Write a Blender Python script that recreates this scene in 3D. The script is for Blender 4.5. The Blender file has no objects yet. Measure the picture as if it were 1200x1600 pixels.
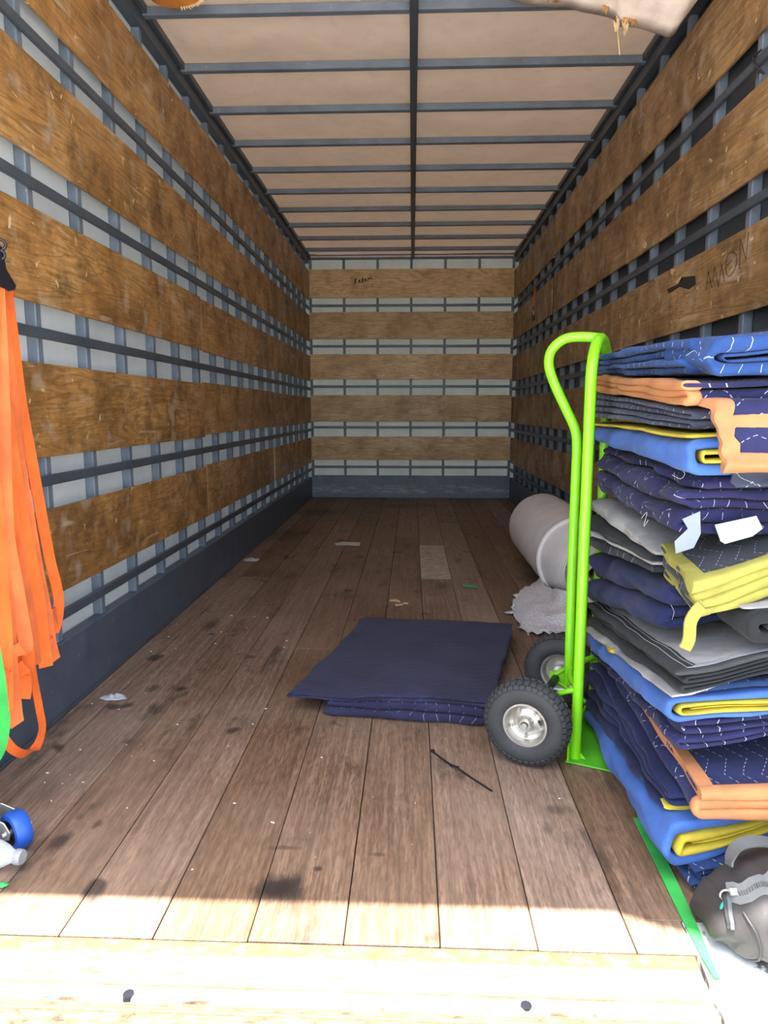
import bpy, bmesh, math, random
from mathutils import Vector, Matrix, noise
random.seed(7)
scene = bpy.context.scene
col = scene.collection

# ------------------------------------------------------------------ camera
F_PX, CX, CY = 1095.0, 600.0, 800.0
VPX, VPY, CAM_H = 644.0, 641.0, 1.02
_d = Vector(((VPX - CX) / F_PX, -(VPY - CY) / F_PX, 1.0)).normalized()
_p = math.atan(-(VPY - CY) / F_PX)
_Z = Vector((0, math.cos(_p), -math.sin(_p)))
_X = _d.cross(_Z)
if _X.x < 0: _X = -_X
CAM_R = Vector((_X[0], _d[0], _Z[0])); CAM_U = Vector((_X[1], _d[1], _Z[1])); CAM_F = Vector((_X[2], _d[2], _Z[2]))
CAM_P = Vector((0, 0, CAM_H))
cam_data = bpy.data.cameras.new('camera'); cam = bpy.data.objects.new('camera', cam_data); col.objects.link(cam)
cam_data.sensor_fit = 'VERTICAL'; cam_data.sensor_height = 24.0; cam_data.lens = 24.0 * F_PX / 1600.0
cam_data.clip_start = 0.05; cam_data.clip_end = 500
M3 = Matrix((CAM_R, CAM_U, -CAM_F)).transposed()
cam.matrix_world = Matrix.Translation(CAM_P) @ M3.to_4x4()
scene.camera = cam

# ------------------------------------------------------------------ world, sun, exposure
world = bpy.data.worlds.new('world'); scene.world = world; world.use_nodes = True
wn = world.node_tree; wn.nodes.clear()
sky = wn.nodes.new('ShaderNodeTexSky'); sky.sky_type = 'NISHITA'; sky.sun_disc = False
SUN_DIR = Vector((0.36, 0.385, -2.76)).normalized()          # the way the light travels
sky.sun_elevation = math.asin(-SUN_DIR.z); sky.sun_rotation = math.atan2(-SUN_DIR.x, -SUN_DIR.y)
sky.air_density = 1.0; sky.dust_density = 2.5; sky.ozone_density = 1.0
bg = wn.nodes.new('ShaderNodeBackground'); bg.inputs['Strength'].default_value = 0.38
wo = wn.nodes.new('ShaderNodeOutputWorld')
whs = wn.nodes.new('ShaderNodeHueSaturation'); whs.inputs['Saturation'].default_value = 0.55
wn.links.new(sky.outputs[0], whs.inputs['Color']); wn.links.new(whs.outputs[0], bg.inputs[0]); wn.links.new(bg.outputs[0], wo.inputs[0])
sun_d = bpy.data.lights.new('sun', 'SUN'); sun_d.energy = 12.0; sun_d.angle = 0.0093; sun_d.color = (1.0, 0.95, 0.88)
sun = bpy.data.objects.new('sun', sun_d); col.objects.link(sun)
sun.rotation_euler = SUN_DIR.to_track_quat('-Z', 'Y').to_euler(); sun.location = (0, -2, 8)
portal_d = bpy.data.lights.new('rear_opening_portal', 'AREA'); portal_d.shape = 'RECTANGLE'
portal_d.size = 2.4; portal_d.size_y = 2.8; portal_d.cycles.is_portal = True
portal = bpy.data.objects.new('rear_opening_portal', portal_d); col.objects.link(portal)
portal.location = (-0.02, 0.93, 1.36); portal.rotation_euler = (math.radians(90), 0, 0)
vs = scene.view_settings
vs.view_transform = 'Standard'; vs.look = 'None'; vs.gamma = 1.0; vs.use_curve_mapping = False
vs.exposure = 1.58
scene.cycles.max_bounces = 10; scene.cycles.diffuse_bounces = 7; scene.cycles.transmission_bounces = 8
scene.cycles.sample_clamp_indirect = 8.0
scene.cycles.caustics_reflective = False; scene.cycles.caustics_refractive = False

# ------------------------------------------------------------------ pixel -> point on a plane (points get real positions in the truck)
def ray(px, py):
    return CAM_R * ((px - CX) / F_PX) + CAM_U * (-(py - CY) / F_PX) + CAM_F
def at_z(px, py, z=0.0):
    r = ray(px, py); return CAM_P + r * ((z - CAM_P.z) / r.z)
def at_x(px, py, x):
    r = ray(px, py); return CAM_P + r * ((x - CAM_P.x) / r.x)
def at_y(px, py, y):
    r = ray(px, py); return CAM_P + r * ((y - CAM_P.y) / r.y)

# ------------------------------------------------------------------ material helpers
class NT:
    def __init__(s, name):
        s.m = bpy.data.materials.new(name); s.m.use_nodes = True
        s.t = s.m.node_tree; s.t.nodes.clear()
        s.out = s.n('ShaderNodeOutputMaterial'); s.b = s.n('ShaderNodeBsdfPrincipled')
        s.t.links.new(s.b.outputs[0], s.out.inputs[0])
    def n(s, ty, **kw):
        nd = s.t.nodes.new(ty)
        for k, v in kw.items(): setattr(nd, k, v)
        return nd
    def l(s, a, b): s.t.links.new(a, b)
    def set(s, **kw):
        for k, v in kw.items(): s.b.inputs[k.replace('_', ' ')].default_value = v
    def coord(s, kind='Object', scale=(1, 1, 1), rnd=0.0, rot=(0, 0, 0)):
        tc = s.n('ShaderNodeTexCoord'); mp = s.n('ShaderNodeMapping')
        mp.inputs['Scale'].default_value = scale; mp.inputs['Rotation'].default_value = rot
        src = tc.outputs[kind]
        if rnd:
            oi = s.n('ShaderNodeObjectInfo'); mul = s.n('ShaderNodeMath', operation='MULTIPLY'); mul.inputs[1].default_value = rnd
            s.l(oi.outputs['Random'], mul.inputs[0])
            ad = s.n('ShaderNodeVectorMath', operation='ADD'); s.l(src, ad.inputs[0]); s.l(mul.outputs[0], ad.inputs[1]); src = ad.outputs[0]
        s.l(src, mp.inputs[0]); return mp.outputs[0]
    def noise(s, vec, scale, detail=4, rough=0.55, dist=0.0):
        nd = s.n('ShaderNodeTexNoise'); nd.inputs['Scale'].default_value = scale; nd.inputs['Detail'].default_value = detail
        nd.inputs['Roughness'].default_value = rough; nd.inputs['Distortion'].default_value = dist
        s.l(vec, nd.inputs['Vector']); return nd.outputs['Fac']
    def ramp(s, fac, stops, interp='LINEAR'):
        r = s.n('ShaderNodeValToRGB'); r.color_ramp.interpolation = interp
        e = r.color_ramp.elements
        while len(e) < len(stops): e.new(0.5)
        for i, (p, c) in enumerate(stops):
            e[i].position = p; e[i].color = (c[0], c[1], c[2], 1) if not isinstance(c, (int, float)) else (c, c, c, 1)
        s.l(fac, r.inputs[0]); return r.outputs[0]
    def mix(s, fac, a, b, mode='MIX'):
        m = s.n('ShaderNodeMix', data_type='RGBA', blend_type=mode)
        for sock, v in ((m.inputs[0], fac), (m.inputs[6], a), (m.inputs[7], b)):
            if hasattr(v, 'is_linked') or hasattr(v, 'links'): s.l(v, sock)
            elif isinstance(v, (int, float)): sock.default_value = v
            else: sock.default_value = (v[0], v[1], v[2], 1)
        return m.outputs[2]
    def math(s, op, a, b=None, c=None):
        m = s.n('ShaderNodeMath', operation=op)
        for i, v in enumerate((a, b, c)):
            if v is None: continue
            if isinstance(v, (int, float)): m.inputs[i].default_value = v
            else: s.l(v, m.inputs[i])
        return m.outputs[0]
    def bump(s, h, strength=0.3, dist=0.01, prev=None):
        b = s.n('ShaderNodeBump'); b.inputs['Strength'].default_value = strength; b.inputs['Distance'].default_value = dist
        s.l(h, b.inputs['Height'])
        if prev is not None: s.l(prev, b.inputs['Normal'])
        return b.outputs[0]
    def done(s, color=None, normal=None, rough=None):
        if color is not None:
            if isinstance(color, (tuple, list)): s.b.inputs['Base Color'].default_value = (*color[:3], 1)
            else: s.l(color, s.b.inputs['Base Color'])
        if normal is not None: s.l(normal, s.b.inputs['Normal'])
        if rough is not None:
            if isinstance(rough, (int, float)): s.b.inputs['Roughness'].default_value = rough
            else: s.l(rough, s.b.inputs['Roughness'])
        return s.m
MAT = {}
def plain(name, c, rough=0.6, metal=0.0, var=0.12, scale=14, bump=0.0):
    t = NT(name); v = t.coord('Object', rnd=7.0); f = t.noise(v, scale, 5, 0.6)
    lo = tuple(x * (1 - var) for x in c); hi = tuple(min(1, x * (1 + var)) for x in c)
    cc = t.ramp(f, [(0.3, lo), (0.7, hi)]); t.set(Metallic=metal)
    nr = t.bump(t.noise(v, scale * 8, 3), bump, 0.004) if bump else None
    MAT[name] = t.done(cc, nr, rough); return MAT[name]

def wood_board(name, dark, mid, light, specular=0.35, axis=1, dirt=0.65):
    t = NT(name)
    sc = [9.0, 9.0, 9.0]; sc[axis] = 0.9
    v = t.coord('Object', tuple(sc), rnd=37.0)
    v1 = t.coord('Object', (1, 1, 1), rnd=37.0)
    warp = t.noise(v, 0.75, 3, 0.5, 1.4)
    w = t.math('FRACT', t.math('MULTIPLY', warp, 13.0))
    tri = t.math('ABSOLUTE', t.math('SUBTRACT', w, 0.5))
    grain = t.noise(v, 9.0, 6, 0.65)
    blot = t.noise(v1, 2.6, 6, 0.62)
    c = t.ramp(blot, [(0.32, dark), (0.5, mid), (0.68, light)])
    c = t.mix(t.math('MULTIPLY', t.ramp(tri, [(0.0, 1.0), (0.25, 0.0)]), 0.5), c, tuple(x * 0.5 for x in dark))
    c = t.mix(t.ramp(grain, [(0.35, 0.45), (0.6, 0.0)]), c, tuple(x * 0.55 for x in dark))
    grime = t.noise(v1, 5.5, 8, 0.7)
    c = t.mix(t.ramp(grime, [(0.48, 0.0), (0.66, dirt)]), c, (0.075, 0.045, 0.022))
    sv = t.coord('Object', (4, 4, 4), rnd=11.0, rot=(0.5, 0.2, 0.7))
    spots = t.noise(sv, 2.6, 2, 0.4)
    chips = t.noise(v1, 21.0, 3, 0.5, 0.6)
    c = t.mix(t.math('MULTIPLY', t.ramp(chips, [(0.68, 0.0), (0.71, 1.0)]), 0.9), c, (0.62, 0.45, 0.25))
    c = t.mix(t.math('MULTIPLY', t.ramp(spots, [(0.58, 0.0), (0.75, 1.0)]), 0.4), c, (0.50, 0.41, 0.31))
    scr = t.noise(t.coord('Object', (90, 3, 26), rnd=5.0, rot=(0.35, 0, 0)), 1.0, 2, 0.5)
    c = t.mix(t.math('MULTIPLY', t.ramp(scr, [(0.66, 0.0), (0.72, 1.0)]), 0.4), c, (0.55, 0.45, 0.34))
    oi = t.n('ShaderNodeObjectInfo'); hs = t.n('ShaderNodeHueSaturation')
    t.l(c, hs.inputs['Color']); t.l(t.math('MULTIPLY_ADD', oi.outputs['Random'], 0.3, 0.88), hs.inputs['Value'])
    nr = t.bump(grain, 0.12, 0.004); nr = t.bump(chips, 0.12, 0.006, nr)
    t.b.inputs['Specular IOR Level'].default_value = specular
    MAT[name] = t.done(hs.outputs[0], nr, t.ramp(grime, [(0.35, 0.30), (0.65, 0.55)])); return MAT[name]
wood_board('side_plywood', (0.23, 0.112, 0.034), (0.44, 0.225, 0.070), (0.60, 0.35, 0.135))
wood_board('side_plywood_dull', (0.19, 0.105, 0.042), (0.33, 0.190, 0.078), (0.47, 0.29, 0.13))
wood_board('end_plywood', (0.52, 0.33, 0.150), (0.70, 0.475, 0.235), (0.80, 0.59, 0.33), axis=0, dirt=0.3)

def floor_mat():
    t = NT('floor_hardwood')
    v1 = t.coord('Object', (1, 1, 1)); v = t.coord('Object', (34, 1.3, 30), rnd=23.0)
    grain = t.noise(v, 2.2, 7, 0.68); fine = t.noise(t.coord('Object', (120, 16, 90), rnd=13.0), 1.4, 4, 0.7)
    c = t.ramp(grain, [(0.3, (0.110, 0.066, 0.043)), (0.5, (0.215, 0.132, 0.085)), (0.7, (0.33, 0.215, 0.142))])
    c = t.mix(t.ramp(fine, [(0.4, 0.55), (0.58, 0.0)]), c, (0.065, 0.042, 0.030))
    dust = t.noise(v1, 1.7, 6, 0.6)
    c = t.mix(t.math('MULTIPLY', t.ramp(dust, [(0.42, 0.0), (0.7, 1.0)]), 0.35), c, (0.36, 0.27, 0.20))
    stain = t.noise(t.coord('Object', (5, 2.0, 5)), 1.5, 7, 0.62)
    c = t.mix(t.ramp(stain, [(0.575, 0.0), (0.69, 0.75)]), c, (0.030, 0.024, 0.020))
    blob = t.noise(v1, 6.3, 2, 0.4)
    c = t.mix(t.ramp(blob, [(0.68, 0.0), (0.73, 0.75)]), c, (0.02, 0.018, 0.018))
    smear = t.noise(t.coord('Object', (9, 4, 9)), 2.2, 6, 0.7)
    for (px, py, rx, ry, amt) in ((95, 1314, 0.030, 0.055, 0.8), (152, 1288, 0.016, 0.030, 0.7), (432, 1388, 0.075, 0.055, 0.95), (455, 1395, 0.05, 0.09, 0.6), (497, 1358, 0.016, 0.014, 0.8), (590, 1335, 0.03, 0.012, 0.6), (447, 1325, 0.05, 0.012, 0.55),
                              (240, 1075, 0.03, 0.05, 0.6), (330, 975, 0.05, 0.12, 0.6), (500, 800, 0.30, 0.35, 0.6), (690, 915, 0.05, 0.12, 0.6), (640, 790, 0.5, 0.25, 0.5), (440, 835, 0.25, 0.4, 0.5), (870, 1265, 0.04, 0.03, 0.5), (1005, 1215, 0.03, 0.04, 0.5), (830, 900, 0.08, 0.2, 0.5)):
        q = at_z(px, py, 0.0); sb_ = t.n('ShaderNodeVectorMath', operation='SUBTRACT'); t.l(v1, sb_.inputs[0]); sb_.inputs[1].default_value = (q.x, q.y, 0)
        mu = t.n('ShaderNodeVectorMath', operation='MULTIPLY'); t.l(sb_.outputs[0], mu.inputs[0]); mu.inputs[1].default_value = (1 / rx, 1 / ry, 0)
        ln = t.n('ShaderNodeVectorMath', operation='LENGTH'); t.l(mu.outputs[0], ln.inputs[0])
        d = t.math('MULTIPLY_ADD', smear, 1.5, t.math('SUBTRACT', ln.outputs['Value'], 0.75))
        c = t.mix(t.math('MULTIPLY', t.ramp(d, [(0.35, 1.0), (0.95, 0.0)]), amt), c, (0.028, 0.022, 0.020))
    speck = t.noise(v1, 85.0, 1, 0.3)
    c = t.mix(t.ramp(speck, [(0.79, 0.0), (0.82, 0.6)]), c, (0.5, 0.45, 0.4))
    oi = t.n('ShaderNodeObjectInfo'); hs = t.n('ShaderNodeHueSaturation')
    t.l(c, hs.inputs['Color']); t.l(t.math('MULTIPLY_ADD', oi.outputs['Random'], 0.42, 0.78), hs.inputs['Value'])
    t.l(t.math('MULTIPLY_ADD', oi.outputs['Random'], -0.25, 1.1), hs.inputs['Saturation'])
    nr = t.bump(grain, 0.22, 0.004); nr = t.bump(fine, 0.25, 0.003, nr)
    t.b.inputs['Specular IOR Level'].default_value = 0.35
    MAT['floor_hardwood'] = t.done(hs.outputs[0], nr, t.ramp(dust, [(0.3, 0.42), (0.7, 0.62)]))
floor_mat()
plain('floor_pale_plank', (0.38, 0.33, 0.25), 0.6, var=0.3, scale=22, bump=0.2)
plain('subfloor', (0.02, 0.016, 0.014), 0.9)

def steel_mat(name, base, rust=0.10):
    t = NT(name); v = t.coord('Object', (1, 1, 1), rnd=9.0)
    a = t.noise(v, 7, 6, 0.65); b = t.noise(v, 30, 4, 0.6)
    c = t.ramp(a, [(0.3, tuple(x * 0.75 for x in base)), (0.7, tuple(x * 1.2 for x in base))])
    c = t.mix(t.ramp(b, [(0.66, 0.0), (0.74, 0.5)]), c, tuple(min(1, x * 2.3) for x in base))
    c = t.mix(t.ramp(t.noise(v, 4.2, 7, 0.7), [(0.66, 0.0), (0.72, rust * 6)]), c, (0.11, 0.06, 0.03))
    t.set(Metallic=0.0)
    MAT[name] = t.done(c, t.bump(b, 0.08, 0.003), 0.42)
steel_mat('blue_grey_steel', (0.130, 0.162, 0.205), 0.02)
steel_mat('dark_steel', (0.055, 0.068, 0.085), 0.02)
steel_mat('kick_steel', (0.070, 0.092, 0.125), 0.08)
def kick_back():
    t = NT('end_kick_steel'); v = t.coord('Object', (1, 1, 1))
    a = t.noise(v, 6, 7, 0.7); sep = t.n('ShaderNodeSeparateXYZ'); t.l(v, sep.inputs[0])
    c = t.ramp(a, [(0.3, (0.10, 0.14, 0.19)), (0.7, (0.17, 0.22, 0.28))])
    band = t.ramp(sep.outputs[2], [(0.04, 0.0), (0.08, 1.0), (0.12, 1.0), (0.17, 0.0)])
    sc = t.noise(t.coord('Object', (3, 1, 14)), 3.0, 7, 0.75)
    c = t.mix(t.math('MULTIPLY', band, t.ramp(sc, [(0.46, 0.0), (0.62, 0.75)])), c, (0.42, 0.46, 0.48))
    MAT['end_kick_steel'] = t.done(c, None, 0.45)
kick_back()

def skin_mat(name, base, trans, tint, streak=0.25):
    t = NT(name); v = t.coord('Object', (1, 1, 1))
    a = t.noise(v, 3.2, 7, 0.65); s = t.noise(t.coord('Object', (6, 6, 1.1)), 2.0, 6, 0.6)
    c = t.ramp(a, [(0.3, tuple(x * 0.82 for x in base)), (0.65, base)])
    c = t.mix(t.math('MULTIPLY', t.ramp(s, [(0.5, 0.0), (0.75, 1.0)]), streak), c, tuple(x * 0.55 for x in base))
    t.done(c, t.bump(a, 0.05, 0.01), 0.5)
    if trans > 0:
        tr = t.n('ShaderNodeBsdfTranslucent'); tr.inputs[0].default_value = (*tint, 1)
        mx = t.n('ShaderNodeMixShader'); mx.inputs[0].default_value = trans
        t.l(t.b.outputs[0], mx.inputs[1]); t.l(tr.outputs[0], mx.inputs[2]); t.l(mx.outputs[0], t.out.inputs[0])
    MAT[name] = t.m
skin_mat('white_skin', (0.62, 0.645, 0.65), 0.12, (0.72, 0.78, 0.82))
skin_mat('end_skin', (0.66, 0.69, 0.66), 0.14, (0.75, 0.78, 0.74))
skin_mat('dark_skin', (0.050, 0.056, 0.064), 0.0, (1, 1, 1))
skin_mat('roof_skin', (0.62, 0.545, 0.485), 0.115, (0.82, 0.70, 0.58), 0.35)

def sill_mat():
    t = NT('rusty_white_paint'); v = t.coord('Object', (1, 1, 1))
    a = t.noise(t.coord('Object', (3.0, 14, 6)), 3.0, 8, 0.72)
    c = t.ramp(a, [(0.32, (0.05, 0.028, 0.014)), (0.40, (0.13, 0.085, 0.045)), (0.47, (0.42, 0.38, 0.32)), (0.7, (0.66, 0.65, 0.62))])
    MAT['rusty_white_paint'] = t.done(c, t.bump(a, 0.15, 0.004), 0.6)
    t = NT('rusty_strip'); a = t.noise(t.coord('Object', (6, 10, 6)), 4.5, 8, 0.7)
    c = t.ramp(a, [(0.3, (0.075, 0.042, 0.015)), (0.5, (0.13, 0.085, 0.035)), (0.66, (0.22, 0.16, 0.08))])
    MAT['rusty_strip'] = t.done(c, t.bump(a, 0.2, 0.004), 0.7)
    t = NT('cream_rust'); a = t.noise(t.coord('Object', (7, 16, 6)), 4.0, 8, 0.7)
    MAT['cream_rust'] = t.done(t.ramp(a, [(0.36, (0.035, 0.02, 0.012)), (0.46, (0.10, 0.072, 0.035)), (0.62, (0.17, 0.135, 0.075))]), t.bump(a, 0.2, 0.004), 0.7)
    t = NT('peeling_paint'); a = t.noise(t.coord('Object', (1, 1, 1)), 19, 7, 0.66)
    c = t.ramp(a, [(0.44, (0.13, 0.11, 0.10)), (0.50, (0.50, 0.53, 0.51)), (0.7, (0.62, 0.65, 0.63))])
    MAT['peeling_paint'] = t.done(c, t.bump(a, 0.25, 0.004), 0.6)
sill_mat()

def quilt(name, base, stitch=(0.55, 0.56, 0.62), stitched=True, period=0.040, sat=0.0, back=None):
    """quilted moving blanket cloth; UV in metres (u along the folded sheet, v across)."""
    t = NT(name); tc = t.n('ShaderNodeTexCoord'); sep = t.n('ShaderNodeSeparateXYZ'); t.l(tc.outputs['UV'], sep.inputs[0])
    u, v = sep.outputs[0], sep.outputs[1]
    tri = t.math('ABSOLUTE', t.math('SUBTRACT', t.math('FRACT', t.math('MULTIPLY', v, 1 / 0.12)), 0.5))
    w = t.math('ADD', t.math('MULTIPLY', u, 1 / period), t.math('MULTIPLY', tri, 1.7))
    fr = t.math('ABSOLUTE', t.math('SUBTRACT', t.math('FRACT', w), 0.5))
    puff = t.ramp(fr, [(0.0, 0.0), (0.10, 0.55), (0.5, 1.0)])
    line = t.ramp(fr, [(0.014, 1.0), (0.024, 0.0)])
    dash = t.ramp(t.math('FRACT', t.math('MULTIPLY', v, 70.0)), [(0.5, 1.0), (0.56, 0.0)])
    lint = t.noise(tc.outputs['Object'], 26, 4, 0.6, 1.2); wear = t.noise(tc.outputs['Object'], 7.0, 5, 0.6)
    fuzz = t.noise(tc.outputs['Object'], 420, 2, 0.5)
    c = t.ramp(wear, [(0.3, tuple(x * 0.72 for x in base)), (0.7, tuple(min(1, x * 1.22) for x in base))])
    c = t.mix(t.math('MULTIPLY', t.ramp(lint, [(0.68, 0.0), (0.76, 1.0)]), 0.10), c, (0.45, 0.45, 0.5))
    if stitched: c = t.mix(t.math('MULTIPLY', t.math('MULTIPLY', line, dash), 0.6), c, stitch)
    nr = t.bump(puff, 0.30 if stitched else 0.10, 0.006); nr = t.bump(fuzz, 0.35, 0.002, nr); nr = t.bump(wear, 0.3, 0.02, nr)
    t.b.inputs['Sheen Weight'].default_value = 0.06; t.b.inputs['Sheen Roughness'].default_value = 0.5
    t.b.inputs['Specular IOR Level'].default_value = 0.15
    MAT[name] = t.done(c, nr, 0.95)
quilt('navy_quilt', (0.014, 0.019, 0.070)); quilt('navy_plain', (0.013, 0.018, 0.064), stitched=False); quilt('purple_navy_quilt', (0.018, 0.019, 0.066)); quilt('deep_navy_quilt', (0.014, 0.018, 0.058), (0.25, 0.26, 0.36))
quilt('bright_blue_quilt', (0.018, 0.050, 0.165)); quilt('light_blue_cloth', (0.044, 0.110, 0.35), stitched=False)
quilt('slate_quilt', (0.040, 0.048, 0.080)); quilt('charcoal_quilt', (0.026, 0.030, 0.038), (0.5, 0.52, 0.55))
quilt('teal_navy_quilt', (0.014, 0.034, 0.105))
quilt('grey_felt', (0.29, 0.285, 0.285), stitched=False); quilt('black_cloth', (0.016, 0.018, 0.020), stitched=False)
quilt('floor_blanket_front', (0.026, 0.026, 0.062), (0.34, 0.35, 0.42)); quilt('floor_blanket_navy', (0.026, 0.026, 0.058), (0.075, 0.078, 0.13))
def webbing(name, c):
    t = NT(name); tc = t.n('ShaderNodeTexCoord'); f = t.noise(tc.outputs['Object'], 60, 4, 0.6); g = t.noise(tc.outputs['Object'], 9, 4, 0.6)
    cc = t.ramp(g, [(0.3, tuple(x * 0.72 for x in c)), (0.7, tuple(min(1, x * 1.15) for x in c))])
    MAT[name] = t.done(cc, t.bump(f, 0.35, 0.003), 0.85)
webbing('orange_binding', (0.37, 0.155, 0.058)); webbing('yellow_binding', (0.42, 0.33, 0.020)); webbing('lime_binding', (0.27, 0.25, 0.046)); webbing('black_binding', (0.025, 0.028, 0.030))
webbing('orange_strap', (0.72, 0.125, 0.016)); webbing('orange_strap_pale', (0.76, 0.165, 0.045)); webbing('green_strap', (0.03, 0.36, 0.06)); webbing('grey_strap', (0.14, 0.145, 0.145))
plain('green_paint', (0.20, 0.62, 0.010), 0.32, var=0.06); plain('green_plate', (0.09, 0.42, 0.02), 0.4, var=0.2)
plain('rubber', (0.030, 0.032, 0.033), 0.75, var=0.25, bump=0.15); plain('zinc', (0.55, 0.54, 0.50), 0.33, 0.85, var=0.15, scale=30)
plain('dark_metal', (0.03, 0.03, 0.035), 0.4, 0.5); plain('black_plastic', (0.012, 0.013, 0.02), 0.35); plain('blue_tread', (0.012, 0.085, 0.42), 0.45)
plain('black_marker', (0.02, 0.015, 0.012), 0.7); plain('white_tag', (0.31, 0.325, 0.345), 0.6, var=0.05); plain('silver_tag', (0.15, 0.18, 0.215), 0.45, var=0.1)
plain('bare_wood', (0.58, 0.42, 0.24), 0.7, var=0.2); plain('beige_edge', (0.50, 0.43, 0.33), 0.8); plain('white_paper', (0.62, 0.61, 0.57), 0.7)
plain('grey_rag', (0.40, 0.42, 0.44), 0.8, var=0.3); plain('green_scrap', (0.05, 0.34, 0.10), 0.6); plain('teal_cord', (0.01, 0.33, 0.22), 0.5)
plain('bag_cloth', (0.030, 0.027, 0.027), 0.62, var=0.25, scale=9, bump=0.2); plain('bag_dark', (0.018, 0.018, 0.020), 0.6); plain('zip_grey', (0.075, 0.08, 0.08), 0.5)
plain('orange_fabric', (0.75, 0.14, 0.02), 0.7); plain('asphalt', (0.40, 0.39, 0.37), 0.9, var=0.15, scale=3)
plain('orange_ply', (0.42, 0.155, 0.032), 0.5, var=0.25); plain('torn_wood', (0.40, 0.20, 0.065), 0.75, var=0.4, scale=25)
def roll_mats():
    t = NT('foam_wrap'); tc = t.n('ShaderNodeTexCoord'); sep = t.n('ShaderNodeSeparateXYZ'); t.l(tc.outputs['UV'], sep.inputs[0])
    rib = t.math('SINE', t.math('MULTIPLY', sep.outputs[0], 420.0)); dirt = t.noise(tc.outputs['Object'], 9, 5, 0.6); dots = t.noise(tc.outputs['Object'], 150, 2, 0.5)
    c = t.ramp(dirt, [(0.3, (0.76, 0.74, 0.74)), (0.7, (0.90, 0.88, 0.875))])
    c = t.mix(t.math('MULTIPLY', t.ramp(rib, [(0.0, 1.0), (0.5, 0.0)]), 0.45), c, (0.45, 0.44, 0.46))
    nr = t.bump(rib, 0.35, 0.004); nr = t.bump(dots, 0.3, 0.004, nr)
    t.b.inputs['Subsurface Weight'].default_value = 0.0
    MAT['foam_wrap'] = t.done(c, nr, 0.45)
    t = NT('foam_loose'); tc = t.n('ShaderNodeTexCoord'); v = t.n('ShaderNodeTexVoronoi'); v.inputs['Scale'].default_value = 95; t.l(tc.outputs['Object'], v.inputs['Vector'])
    c = t.ramp(v.outputs[0], [(0.1, (0.88, 0.88, 0.90)), (0.7, (0.62, 0.62, 0.66))])
    t.done(c, t.bump(v.outputs[0], 0.6, 0.006), 0.4)
    tr = t.n('ShaderNodeBsdfTransparent'); mx = t.n('ShaderNodeMixShader'); mx.inputs[0].default_value = 0.18
    t.l(t.b.outputs[0], mx.inputs[1]); t.l(tr.outputs[0], mx.inputs[2]); t.l(mx.outputs[0], t.out.inputs[0]); MAT['foam_loose'] = t.m
    t = NT('roll_end'); tc = t.n('ShaderNodeTexCoord'); g = t.noise(tc.outputs['Object'], 40, 4, 0.6)
    MAT['roll_end'] = t.done(t.ramp(g, [(0.3, (0.45, 0.38, 0.33)), (0.7, (0.62, 0.55, 0.49))]), t.bump(g, 0.3, 0.005), 0.7)
    t = NT('clear_plastic'); t.set(Base_Color=(0.80, 0.86, 0.92, 1), Roughness=0.10)
    tr = t.n('ShaderNodeBsdfTransparent'); tr.inputs[0].default_value = (0.93, 0.95, 0.97, 1); mx = t.n('ShaderNodeMixShader'); lw = t.n('ShaderNodeLayerWeight'); lw.inputs[0].default_value = 0.35
    t.l(t.math('MULTIPLY_ADD', lw.outputs['Facing'], -0.55, 0.72), mx.inputs[0]); t.l(t.b.outputs[0], mx.inputs[1]); t.l(tr.outputs[0], mx.inputs[2]); t.l(mx.outputs[0], t.out.inputs[0]); MAT['clear_plastic'] = t.m
    t = NT('torn_panel'); v = t.coord('Object'); a = t.noise(v, 9, 7, 0.65); b = t.noise(v, 5.0, 4, 0.6)
    c = t.ramp(a, [(0.3, (0.66, 0.54, 0.47)), (0.6, (0.86, 0.76, 0.68))]); c = t.mix(t.ramp(b, [(0.68, 0.0), (0.72, 1.0)]), c, (0.45, 0.22, 0.07))
    MAT['torn_panel'] = t.done(c, t.bump(a, 0.3, 0.01), 0.7)
roll_mats()

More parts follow.
